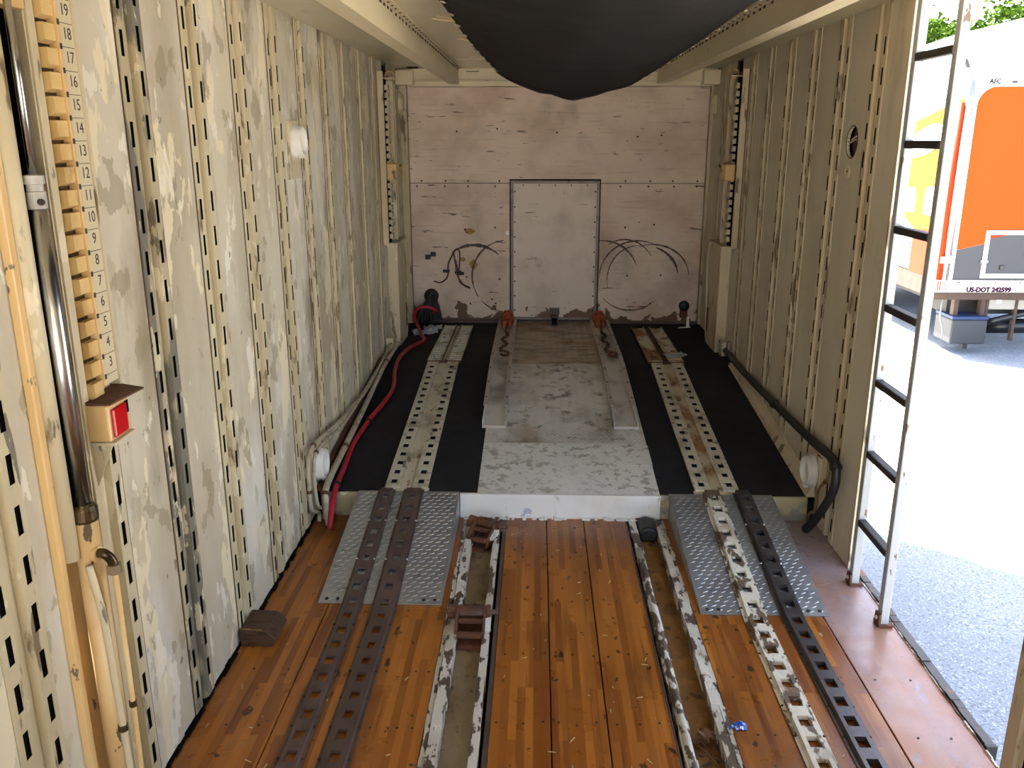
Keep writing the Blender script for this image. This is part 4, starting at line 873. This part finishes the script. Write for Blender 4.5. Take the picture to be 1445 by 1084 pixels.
for k in range(5):
    part('cable', MB().tube([(-.99 + .03 * k, 6.96, ZD + .02), (-.97 + .02 * k, 7.0, ZD + .10), (-.93 + .012 * k, 7.03, ZD + .17 + .02 * k), (-.89 + .01 * k, 7.05, ZD + .22), (-.87 + .012 * k, 7.06, ZD + .12), (-.86 + .015 * k, 7.03, ZD + .03)], .012, n=7), 'black_rub', t, smooth=True)
part('grommet_boot', MB().lathe((-.885, YE, .535), (0, -1, 0), [(0, .062), (.015, .060), (.03, .045), (.03, .0)], 16), 'black_rub', t, smooth=True)
part('grommet_boot', MB().lathe((-.865, YE, .435), (0, -1, 0), [(0, .050), (.015, .048), (.03, .035), (.03, .0)], 16), 'black_rub', t, smooth=True)
t = thing('rubber_bung', (1.235, YE, .44), 'dark oval rubber bung at the foot of the end wall on the right', 'bung')
part('bung_body', MB().lathe((1.235, YE, .46), (0, -1, 0), [(0, .045), (.02, .043), (.03, .03), (.03, 0)], 16), 'black_rub', t, smooth=True)
part('bung_flap', MB().box(1.20, 1.265, YE - .02, YE - .001, .36, .45), 'rust', t, bevel=.008)

# ------------------------------------------------------------------ jack posts near the end wall
def jackpost(x, sgn, y0, label):
    t = thing('jack_post', (x, y0, ZD), label, 'jack post', 'jack posts near the end wall')
    def bx(a, b, ya, yb, za, zb): return MB().box(min(x + sgn * a, x + sgn * b), max(x + sgn * a, x + sgn * b), ya, yb, za, zb)
    part('sleeve', bx(.0, .075, y0 + .06, y0 + .42, 0.28, 1.07), 'post' if sgn > 0 else 'post_r', t, bevel=.006)
    part('sleeve_cap', bx(.0, .09, y0 - .02, y0 + .44, 1.07, 1.085), 'post' if sgn > 0 else 'post_r', t)
    part('gusset', MB().prism([(y0 + .12, 1.07), (y0 + .30, 1.07), (y0 + .21, .96)], 0, x + sgn * .074, x + sgn * .078), 'post_r', t)
    part('guide_back', bx(-.012, .006, y0 - .12, y0 + .40, 1.085, 2.24), 'rust', t)
    part('guide_flange', bx(.006, .06, y0 + .20, y0 + .225, 1.085, 2.20), 'post' if sgn > 0 else 'post_r', t)
    part('guide_flange', bx(.006, .045, y0 - .12, y0 - .10, 1.085, 2.24), 'post_r', t)
    rk = part('rack_bar', bx(.006, .03, y0 + .02, y0 + .10, 1.085, 2.20), 'dark', t)
    me = bx(.030, .052, y0 + .02, y0 + .10, -.017, .017).mesh('rack_tooth', 'post_r')
    z = 1.13
    while z < 2.18: link('rack_tooth', me, rk, (0, 0, z)); z += .0508
    part('latch_block', bx(.03, .10, y0 - .02, y0 + .13, 1.53, 1.64), 'peach', t, bevel=.008)
    part('latch_pin', MB().cyl((x + sgn * .085, y0 + .10, 1.62), (x + sgn * .085, y0 + .34, 1.615), .009, n=8), 'rust', t)
    part('latch_lever', MB().tube([(x + sgn * .10, y0 + .05, 1.58), (x + sgn * .115, y0 + .12, 1.61), (x + sgn * .115, y0 + .17, 1.62)], .009, n=6), 'peach', t)
    part('top_hook', torus(MB(), (x + sgn * .05, y0 + .14, 2.23), (1, 0, 0), (0, .3, 1), .03, .03, .006), 'peach', t, smooth=True)
    part('top_plate', bx(.0, .075, y0 + .08, y0 + .24, 2.205, 2.215), 'post', t)
    part('side_pipe', MB().tube([(x + sgn * .06, y0 + .46, 1.10), (x + sgn * .08, y0 + .47, .95), (x + sgn * .07, y0 + .47, .6), (x + sgn * .06, y0 + .47, .33)], .010, n=7), 'post' if sgn > 0 else 'post_r', t, smooth=True)
    part('bare_patch', bx(.0745, .0765, y0 + .36, y0 + .41, .40, .58), 'rust', t)
jackpost(XL, 1, 6.16, 'notched jack post with latch near the far left corner')
jackpost(XR, -1, 6.02, 'notched jack post with latch near the far right corner')

# ------------------------------------------------------------------ lift post at the left foreground
t = thing('lift_guide', (-1.07, 1.86, 0), 'cream lift guide frame around the cylinder at the left foreground', 'lift frame')
part('guide_edge', MB().box(XL - .01, XL + .018, 1.715, 1.738, 0.0, ZC), 'peach', t, bevel=.003)
part('guide_sleeve', MB().cyl((-1.072, 1.758, 0.865), (-1.072, 1.758, ZC), .020, n=16), 'post', t, smooth=True)
part('guide_strip', MB().box(XL - .04, XL + .010, 1.915, 1.945, 0.0, ZC), 'post', t, bevel=.003)
part('lower_cover', MB().box(XL - .008, XL - .002, 1.738, 1.916, 0.0, 0.88), 'peach', t)
part('cavity_back', MB().box(-1.139, -1.136, 1.70, 1.945, 0.0, ZC), 'dark', t)
part('header_plate', MB().box(XL - .02, XL + .02, 1.74, 1.895, 2.06, ZC), 'peach', t, bevel=.003)
part('header_boss', MB().cyl((XL + .02, 1.83, 2.11), (XL + .045, 1.83, 2.11), .032, n=16), 'rackp', t)
CX, CYY = -1.052, 1.802
t = thing('hydraulic_cylinder', (CX, CYY, 0), 'chrome hydraulic lift cylinder with peach barrel at the left foreground', 'hydraulic cylinder')
part('thin_rod', MB().cyl((CX, CYY, 1.72), (CX, CYY, 2.10), .0075, n=20), 'chrome', t, smooth=True)
part('rod_collar', MB().lathe((CX, CYY, 1.66), (0, 0, 1), [(0, .0), (0, .020), (.035, .020), (.036, .017), (.050, .017), (.051, .021), (.068, .021), (.070, .012), (.070, 0)], 24), 'alu_ch', t)
part('collar_bolt', MB().cyl((CX + .018, CYY - .018, 1.675), (CX + .024, CYY - .024, 1.675), .007, n=10), 'screw_dk', t)
part('rod', MB().cyl((CX, CYY, 0.985), (CX, CYY, 1.66), .0195, n=28), 'chrome', t, smooth=True)
part('gland_nut', MB().lathe((CX, CYY, .945), (0, 0, 1), [(0, .0), (0, .030), (.006, .032), (.030, .032), (.038, .028), (.042, .020)], 28), 'gland', t)
part('barrel', MB().cyl((CX, CYY, 0.03), (CX, CYY, 0.945), .029, n=28), 'peach', t, smooth=True)
part('foot', MB().box(CX - .034, CX + .034, CYY - .034, CYY + .034, 0.002, .03), 'peach', t, bevel=.004)
e = part('elbow_fitting', MB().tube([(CX + .022, CYY - .012, .865), (CX + .044, CYY - .018, .868), (CX + .056, CYY - .012, .850), (CX + .058, CYY - .006, .820)], .012, n=10), 'gland', t, smooth=True)
part('fitting_nut', MB().cyl((CX + .058, CYY - .006, .835), (CX + .058, CYY - .006, .812), .017, n=6), 'brass', e)
part('port_boss', MB().cyl((CX + .018, CYY - .012, .865), (CX + .032, CYY - .015, .866), .018, n=16), 'peach', t)
hose('hydraulic_hose', [(CX + .058, CYY - .006, .815), (CX + .056, CYY - .004, .60), (CX + .052, CYY + .0, .35), (CX + .050, CYY - .005, .15), (CX + .05, CYY - .01, .01)], .007, 'peach', 'peach painted hose hanging from the cylinder elbow', 'hose', (.45, .7), 'gland')
hose('hydraulic_hose', [(CX + .020, CYY - .045, .85), (CX + .034, CYY - .040, .70), (CX + .038, CYY - .035, .45), (CX + .040, CYY - .030, .22), (CX + .04, CYY - .03, .01)], .009, 'post', 'cream painted hose beside the cylinder barrel', 'hose', (.6,), 'gland')
# numbered rack
t = thing('height_rack', (-1.075, 2.0, 1.2), 'toothed height rack with handwritten numbers at the left foreground', 'rack')
part('rack_back', MB().box(XL, XL + .006, 1.946, 2.075, 1.215, ZC), 'gland', t)
part('rack_edge', MB().box(XL + .006, XL + .030, 1.995, 2.004, 1.215, ZC), 'peach', t, bevel=.002)
nf = part('number_face', MB().box(XL + .006, XL + .026, 2.004, 2.066, 1.215, ZC), 'lamp_am', t)
part('face_border', MB().box(XL, XL + .030, 2.068, 2.078, 1.20, ZC), 'post_r', t)
me = MB().hexa([(XL + .006, 1.950, -.024), (XL + .024, 1.950, -.017), (XL + .024, 1.994, -.017), (XL + .006, 1.994, -.024)], [(XL + .006, 1.950, .018), (XL + .024, 1.950, .018), (XL + .024, 1.994, .018), (XL + .006, 1.994, .018)]).mesh('rack_tooth', 'rackp')
RZF = Matrix(((0, 0, 1), (1, 0, 0), (0, 1, 0)))   # text x -> +y, text y -> +z, normal -> +x
for n_ in range(2, 25):
    z = 1.620 + (n_ - 10) * .0508
    if z > ZC - .03: break
    link('rack_tooth', me, t, (0, 0, z))
    if 3 <= n_ <= 21:
        text('numeral', str(n_), .036, 'ink', (XL + .0262, 2.040, z + .002), RZF, nf, extrude=.0003)
    part('tick_mark', MB().box(XL + .0258, XL + .0266, 2.004, 2.064, z + .0238, z + .0252).box(XL + .0298, XL + .0306, 1.995, 2.004, z + .018, z + .030), 'ink', nf)
part('ruled_line', MB().box(XL + .0258, XL + .0266, 2.0055, 2.0075, 1.215, ZC), 'ink', nf)
# red marker lamp on its bracket
t = thing('marker_light', (-1.06, 1.97, 1.09), 'square red marker light in a peach bracket below the numbered rack', 'marker light')
part('housing', MB().box(XL + .002, -1.028, 1.925, 2.030, 1.092, 1.185), 'peach', t, bevel=.005)
part('lens', MB().box(-1.028, -1.020, 1.937, 2.006, 1.100, 1.172), 'red', t, bevel=.004)
part('socket_gap', MB().box(-1.0285, -1.0265, 2.008, 2.026, 1.14, 1.172), 'dark', t)
part('visor', MB().hexa([(XL, 1.925, 1.186), (-1.020, 1.925, 1.186), (-1.005, 2.075, 1.186), (XL, 2.085, 1.186)], [(XL, 1.925, 1.194), (-1.020, 1.925, 1.190), (-1.005, 2.075, 1.190), (XL, 2.085, 1.200)]), 'rust', t)
part('base_lip', MB().box(XL, -1.018, 1.922, 2.034, 1.084, 1.092), 'lamp_am', t, bevel=.002)
part('gusset', MB().prism([(-1.086, 1.084), (-1.030, 1.084), (-1.086, .96)], 1, 1.93, 1.936), 'post', t)

# ------------------------------------------------------------------ ladder in the doorway
LX, LY0, LY1 = 1.345, 2.957, 3.272
t = thing('side_ladder', (LX, 3.11, 0), 'white chipped ladder with dark rungs standing in the side doorway', 'ladder')
for y in (LY0, LY1):
    u = part('upright', MB().box(LX - .016, LX + .016, y - .018, y + .018, .008, ZC), 'ladder', t, bevel=.003)
    part('foot_bracket', MB().box(LX - .024, LX + .030, y - .028, y + .03, .001, .010).hexa([(LX - .024, y - .024, .010), (LX - .016, y - .024, .010), (LX - .016, y + .024, .010), (LX - .024, y + .024, .010)], [(LX - .024, y - .020, .05), (LX - .016, y - .020, .05), (LX - .016, y + .020, .05), (LX - .024, y + .020, .05)]), 'rust', u)
    part('bolt', MB().cyl((LX - .03, y, .03), (LX - .022, y, .03), .008, n=6), 'screw', u)
for z in (.29, .588, .885, 1.183, 1.478, 1.783, 2.08):
    part('rung', MB().box(LX - .020, LX + .014, LY0 + .018, LY1 - .018, z - .014, z + .014), 'rung', t, bevel=.004)
t = thing('sill_bar', (1.40, 2.7, 0), 'weathered dark sill bar along the doorway edge of the floor', 'sill bar')
mb = MB(); n = 26
for i in range(n):
    a = 2.262 + (3.40 - 2.262) * i / n; b = 2.262 + (3.40 - 2.262) * (i + 1) / n; x = 1.388 + R.uniform(-.003, .003)
    mb.box(x, 1.418 + R.uniform(-.002, .002), a, b, -.05, .010 + R.uniform(-.003, .003))
part('bar_body', mb, 'rubbar', t)
mb = MB()
for i in range(40):
    a = 2.0 + 1.38 * i / 40; mb.box(1.383 + R.uniform(-.002, .002), 1.388, a, a + .036, -.01, R.uniform(.001, .006))
part('paint_bead', mb, 'chip', t)
part('end_cap', MB().box(1.386, 1.422, 2.246, 2.262, -.045, .014), 'black_rub', t, bevel=.002)

# ------------------------------------------------------------------ black tarp under the ceiling
t = thing('roof_tarp', (0.1, 4.0, 2.3), 'sagging black tarp with brass grommets slung under the ceiling', 'tarp')
stations = [(1.2, -.56, .82, 2.30, 2.30, .03), (2.2, -.48, .83, 2.30, 2.30, .06), (2.9, -.41, .83, 2.300, 2.30, .10), (3.3, -.36, .80, 2.295, 2.295, .14), (3.7, -.345, .79, 2.268, 2.285, .17), (4.05, -.32, .755, 2.235, 2.255, .185),
            (4.35, -.285, .69, 2.205, 2.215, .175), (4.6, -.245, .62, 2.170, 2.155, .135), (4.72, -.222, .545, 2.150, 2.112, .085), (4.75, -.222, .54, 2.146, 2.110, .108)]
NU = 26; vs = []
for (y, xa, xb, za, zb, sg) in stations:
    for i in range(NU + 1):
        u = i / NU
        wob = .007 * math.sin(9 * u + y * 4) + .006 * math.sin(17 * u - 5 * y) + .004 * math.sin(31 * u + 3 * y)
        vs.append((xa + (xb - xa) * u, y + (.05 * math.sin(math.pi * u) if y > 4.3 else 0), za + (zb - za) * u - sg * (math.sin(math.pi * u) ** .8) + wob * math.sin(math.pi * u)))
mb = MB(); mb.add(vs, [(k * (NU + 1) + i, k * (NU + 1) + i + 1, (k + 1) * (NU + 1) + i + 1, (k + 1) * (NU + 1) + i) for k in range(len(stations) - 1) for i in range(NU)])
o = part('tarp_cloth', mb, 'tarp', t, smooth=True)
md = o.modifiers.new('sub', 'SUBSURF'); md.levels = 1; md.render_levels = 2
md = o.modifiers.new('s', 'SOLIDIFY'); md.thickness = .003
part('hem', MB().tube([(v[0], v[1], v[2]) for v in vs[(len(stations) - 1) * (NU + 1)::2]], .006, n=6, sub=2), 'tarp', t, smooth=True)
for k in range(2, 9):
    for a in (0.0, .5):
        s0, s1 = stations[k - 1], stations[k]; y = s0[0] + (s1[0] - s0[0]) * a
        f_ = lambda i: s0[i] + (s1[i] - s0[i]) * a
        for side in (0, 1):
            x = f_(1) + .018 if side == 0 else f_(2) - .018; z = (f_(3) if side == 0 else f_(4)) - f_(5) * .13 - .004
            part('grommet', torus(MB(), (x, y, z), (1, 0, .35 if side else -.35), (0, 1, 0), .009, .009, .0035, 12, 6), 'brass', t, smooth=True)
t = thing('tie_cord', (-0.40, 3.75, 2.3), 'frayed tie cords at the left edge of the tarp', 'cord')
part('cord', MB().tube([(-.335, 3.72, 2.262), (-.37, 3.74, 2.275), (-.42, 3.76, 2.285)], .003, n=6), 'straw', t)
part('cord', MB().tube([(-.335, 3.72, 2.262), (-.38, 3.70, 2.262), (-.43, 3.69, 2.268)], .003, n=6), 'straw', t)
part('cord', MB().tube([(-.31, 4.12, 2.225), (-.34, 4.13, 2.235), (-.37, 4.15, 2.24)], .003, n=6), 'straw', t)

# ------------------------------------------------------------------ parked transporter outside
TY = 12.0; KS = TY / 11.5
def tz(z): return 1.8 + (z - 1.8) * KS
def tx(x): return x * KS
X0 = tx(5.385); XE = X0 + 2.6
truck = thing('car_transporter', (X0 + 1.3, TY + 3, GZ), 'orange, grey and white enclosed transporter parked beyond the doorway', 'transporter')
zb, zt0 = tz(0.0), tz(2.80)
part('body', MB().prism([(X0, zb), (XE, zb), (XE, tz(3.70)), (X0 + .9, tz(3.16)), (X0, zt0)], 1, TY + .02, TY + 6.5), 't_white', truck)
# front face skin: white sheet with the sloping roof line
part('face_sheet', MB().prism([(X0 + .02, zb), (XE, zb), (XE, tz(3.70)), (X0 + .9, tz(3.16)), (X0 + .02, zt0)], 1, TY, TY + .02), 't_white', truck)
ox = tx(5.54); oz0, oz1, rr_ = tz(0.0), tz(2.44), .24
pl = [(ox, tz(.40)), (XE, tz(.95)), (XE, oz1)] + [(ox + rr_ - rr_ * math.sin(a * math.pi / 16), oz1 - rr_ + rr_ * math.cos(a * math.pi / 16)) for a in range(9)]
part('orange_panel', MB().prism(pl, 1, TY - .010, TY), 't_orange', truck)
part('grey_panel', MB().prism([(ox, oz0), (XE, oz0), (XE, tz(.945)), (ox, tz(.395))], 1, TY - .010, TY), 't_grey', truck)
h = part('hatch', MB().prism([(tx(5.94), tz(.085)), (XE - .6, tz(.085)), (XE - .6, tz(.60)), (tx(5.94), tz(.60))], 1, TY - .022, TY - .010), 't_grey', truck)
part('hatch_corner_flash', MB().prism([(tx(5.945), tz(.60)), (tx(6.20), tz(.60)), (tx(5.945), tz(.55))], 1, TY - .024, TY - .022), 't_orange2', h)
for b in ((tx(5.89), tx(5.94), tz(.03), tz(.655)), (tx(5.94), XE - .6, tz(.60), tz(.655)), (tx(5.94), XE - .6, tz(.03), tz(.085))):
    part('hatch_frame', MB().box(b[0], b[1], TY - .03, TY - .010, b[2], b[3]), 't_white', h)
part('hatch_latch', MB().box(tx(6.12), tx(6.17), TY - .045, TY - .02, tz(.14), tz(.20)), 't_tank', h, bevel=.008)
part('hatch_hinge', MB().box(tx(5.86), tx(5.95), TY - .045, TY - .028, tz(.235), tz(.265)), 't_chrome', h)
st = part('skirt_strip', MB().box(X0 - .06, XE, TY - .03, TY + .05, tz(-.162), tz(0.0)), 't_skirt', truck)
text('skirt_lettering', 'US-DOT 242599', .088, 't_text', (tx(6.023), TY - .031, tz(-.128)), Matrix(((1, 0, 0), (0, 0, -1), (0, 1, 0))), st, extrude=.003, bold=.0045)
for i in range(5): part('reflector_tape', MB().box(X0 - .05 + i * .03, X0 - .03 + i * .03, TY - .033, TY - .03, tz(-.14), tz(-.01)), 't_redst' if i < 2 else 't_stripe', st)
for x in (5.60, 5.62, 5.78, 6.10, 6.42): part('rivet', MB().cyl((tx(x), TY - .034, tz(-.03)), (tx(x), TY - .028, tz(-.03)), .009, n=8), 't_tank', st)
text('face_lettering', 'AFC', .085, 't_grey_txt', (tx(5.727), TY - .002, tz(2.50)), Matrix(((1, 0, 0), (0, 0, -1), (0, 1, 0))), truck, extrude=.003, bold=.003)
part('face_badge', MB().box(tx(5.93), tx(6.0), TY - .006, TY, tz(2.48), tz(2.51)), 't_grey', truck)
part('marker_bracket', MB().hexa([(tx(5.33), TY - .05, tz(2.66)), (tx(5.37), TY - .05, tz(2.66)), (tx(5.37), TY, tz(2.66)), (tx(5.33), TY, tz(2.66))], [(tx(5.26), TY - .05, tz(2.78)), (tx(5.33), TY - .05, tz(2.76)), (tx(5.33), TY, tz(2.76)), (tx(5.26), TY, tz(2.78))]), 't_grey', truck)
# polished corner column and side
part('corner_column', MB().cyl((X0 + .05, TY - .005, tz(0.0)), (X0 + .05, TY - .005, tz(2.32)), .055, n=18), 't_chrome', truck, smooth=True)
part('corner_trim', MB().cyl((X0 - .03, TY + .01, tz(0.0)), (X0 - .03, TY + .01, tz(2.25)), .035, n=14), 't_orange2', truck, smooth=True)
part('corner_block', MB().box(X0 - .05, X0 + .08, TY - .07, TY - .03, tz(.23), tz(.31)), 't_white', truck)
part('corner_cap', MB().lathe((X0 + .05, TY - .005, tz(2.32)), (0, 0, 1), [(0, .055), (.10, .055), (.2, .035), (.24, 0)], 16), 't_stripe', truck, smooth=True)
XS = X0 - .012
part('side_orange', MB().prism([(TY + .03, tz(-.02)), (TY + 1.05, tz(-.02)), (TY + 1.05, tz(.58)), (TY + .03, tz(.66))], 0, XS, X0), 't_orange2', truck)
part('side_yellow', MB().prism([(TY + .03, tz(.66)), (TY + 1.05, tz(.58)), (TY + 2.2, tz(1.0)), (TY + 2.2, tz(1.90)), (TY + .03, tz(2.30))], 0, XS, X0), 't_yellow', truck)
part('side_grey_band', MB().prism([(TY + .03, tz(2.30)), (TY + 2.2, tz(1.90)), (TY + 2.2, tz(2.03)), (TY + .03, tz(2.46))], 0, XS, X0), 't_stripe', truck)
lg = MB(); pts = [(TY + 1.0 + .62 * math.cos(a * math.pi / 12), tz(1.78) + .20 * math.sin(a * math.pi / 12) - .12 * math.cos(a * math.pi / 12)) for a in range(24)]
lo = part('side_logo', lg.prism(pts, 0, XS - .004, XS), 't_white', truck)
part('logo_rim', MB().tube([(XS - .004, TY + 1.0 + .62 * math.cos(a), tz(1.78) + .20 * math.sin(a) - .12 * math.cos(a)) for a in (2.2, 1.8, 1.4, 1.0, .6)], .012, n=6), 't_brown', lo)
part('logo_rim', MB().tube([(XS - .004, TY + 1.0 + .62 * math.cos(a), tz(1.78) + .20 * math.sin(a) - .12 * math.cos(a)) for a in (5.4, 5.0, 4.6, 4.2, 3.8)], .012, n=6), 't_brown', lo)
for y0, z1 in ((TY + .25, 1.18), (TY + 1.1, 1.14)): part('side_pale_patch', MB().prism([(y0, tz(.80)), (y0 + .55, tz(.80)), (y0 + .55, tz(z1 - .08)), (y0 + .48, tz(z1)), (y0 + .07, tz(z1)), (y0, tz(z1 - .08))], 0, XS - .003, XS), 't_white', truck)
for z, mt in ((.46, 't_blue'), (.36, 't_blue'), (.26, 't_redst')): part('side_stripe', MB().box(XS - .002, X0, TY + 1.1, TY + 6.4, tz(z) - .012, tz(z) + .012), mt, truck)
# under the body
part('chassis_rail', MB().box(X0 - .05, XE, TY + .02, TY + .14, tz(-.27), tz(-.162)), 't_rail', truck)
part('chassis_rail', MB().box(X0 - .01, X0 + .12, TY + .14, TY + 6.4, tz(-.27), tz(-.02)), 't_rail', truck)
part('underbody', MB().box(X0 + .3, XE, TY + .35, TY + 1.1, tz(-.52), tz(-.02)), 't_under', truck)
part('cross_member', MB().box(tx(6.06), XE, TY + .16, TY + .30, tz(-.43), tz(-.28)), 't_beam', truck, bevel=.02)
part('paper_label', MB().box(tx(6.25), tx(6.31), TY + .152, TY + .16, tz(-.34), tz(-.27)), 't_white', truck)
tb = part('tool_box', MB().box(tx(5.63), tx(6.105), TY + .02, TY + .55, tz(-.885), tz(-.55)), 't_box', truck, bevel=.02)
part('tool_box_lid', MB().box(tx(5.625), tx(6.11), TY + .01, TY + .55, tz(-.545), tz(-.50)), 't_blue', tb, bevel=.008)
part('tool_box_foot', MB().box(tx(5.83), tx(5.89), TY + .05, TY + .15, tz(-.95), tz(-.885)), 't_under', tb)
part('tool_box_hanger', MB().box(tx(5.66), tx(5.72), TY + .1, TY + .2, tz(-.50), tz(-.27)), 't_rail', tb)
part('tool_box_hanger', MB().box(tx(6.02), tx(6.08), TY + .1, TY + .2, tz(-.50), tz(-.27)), 't_rail', tb)
part('air_line', MB().tube([(tx(5.50), TY + .1, tz(-.28)), (tx(5.47), TY + .05, tz(-.50)), (tx(5.53), TY + .05, tz(-.70)), (tx(5.55), TY + .1, tz(-.82))], .012, n=6), 't_stripe', truck)
part('spring_strut', MB().cyl((tx(6.16), TY + .2, tz(-.62)), (tx(6.9), TY + .2, tz(-.42)), .045, n=12), 't_tank', truck, smooth=True)
part('hanger_leg', MB().box(tx(6.11), tx(6.15), TY + .15, TY + .22, tz(-.72), tz(-.27)), 't_rail', truck)
part('hanger_leg', MB().box(tx(6.50), tx(6.54), TY + .15, TY + .22, tz(-.86), tz(-.27)), 't_rail', truck)
part('air_tank', MB().cyl((tx(6.32), TY + .5, tz(-.72)), (tx(7.2), TY + .5, tz(-.72)), .11, n=20), 't_tank', truck, smooth=True)
for x in (X0 + .25, XE - .45):
    for y in (TY + 4.2, TY + 5.3):
        wl = part('wheel', MB().lathe((x, y, GZ + .50), (1, 0, 0), [(0, .28), (.0, .47), (.03, .50), (.22, .50), (.25, .47), (.25, .28)], 32), 'rubber', truck, smooth=False)
        part('rim', MB().lathe((x, y, GZ + .50), (1, 0, 0), [(.25, .0), (.25, .10), (.10, .12), (.06, .27), (0.0, .28), (0, .0)], 24), 't_box', wl)
part('axle_frame', MB().box(X0 + .5, XE - .5, TY + 1.1, TY + 6.0, tz(-.50), tz(-.02)), 't_under', truck)
# a white semi trailer seen past it, low to the ground
t = thing('white_wagon', (5.6, 22, GZ), 'low white wagon far behind the transporter, seen between the ladder uprights', 'wagon')
part('wagon_body', MB().box(4.6, 7.6, 19.5, 23.5, GZ + .55, GZ + 2.1), 't_white', t, bevel=.06)
part('wagon_skirt', MB().box(4.65, 7.55, 19.55, 23.4, GZ + .30, GZ + .55), 't_stripe', t)
part('wagon_ladder', MB().box(5.5, 5.53, 19.42, 19.5, GZ + .2, GZ + 1.6).box(5.7, 5.73, 19.42, 19.5, GZ + .2, GZ + 1.6), 't_tank', t)
for x in (4.7, 7.3):
    for y in (20.4, 22.6):
        part('wheel', MB().lathe((x, y, GZ + .36), (1, 0, 0), [(0, .0), (0, .33), (.03, .36), (.17, .36), (.20, .33), (.20, 0)], 24), 'rubber', t)

# ------------------------------------------------------------------ trees behind
def tree(name, x, y, zc, rx, rz, label, seed):
    r2 = random.Random(seed)
    t = thing(name, (x, y, GZ), label, 'tree', 'leafy trees behind the transporter')
    part('trunk', MB().tube([(x, y, GZ), (x + .1, y, GZ + 1.5), (x - .1, y, zc)], .16, n=10), 'bark', t, smooth=True)
    for k in range(5):
        a = k * 1.26; part('branch', MB().tube([(x, y, zc - 1.2), (x + rx * .4 * math.cos(a), y + rx * .4 * math.sin(a), zc - .3), (x + rx * .75 * math.cos(a), y + rx * .75 * math.sin(a), zc + rz * .4)], .05, n=7), 'bark', t, smooth=True)
    mb = MB()
    cl = [(r2.gauss(0, .45), r2.gauss(0, .45), r2.gauss(0, .45)) for _ in range(46)]
    for i in range(12000):
        c = r2.choice(cl); p = Vector((x + rx * (c[0] + r2.gauss(0, .13)), y + rx * (c[1] + r2.gauss(0, .13)), zc + rz * (c[2] + r2.gauss(0, .15))))
        a = Vector((r2.uniform(-1, 1), r2.uniform(-1, 1), r2.uniform(-.5, .5))).normalized(); b = a.cross(Vector((r2.uniform(-1, 1), r2.uniform(-1, 1), r2.uniform(-1, 1)))).normalized()
        s = r2.uniform(.06, .12); mb.add([p - a * s, p + b * s * .55, p + a * s, p - b * s * .55], [(0, 1, 2, 3)])
    part('foliage', mb, 'leafg', t, kind='stuff')
tree('leafy_tree', 10.2, 26.5, 3.75, 1.9, 0.95, 'bright green leafy tree left of the ladder upright, behind the transporter roof', 3)
tree('leafy_tree', 14.5, 27.5, 4.35, 2.1, 1.05, 'bright green leafy tree right of the ladder upright, behind the transporter roof', 5)
tree('leafy_tree', 12.3, 29.0, 4.25, 2.0, 1.0, 'bright green leafy tree directly behind the near ladder upright, above the transporter roof', 11)
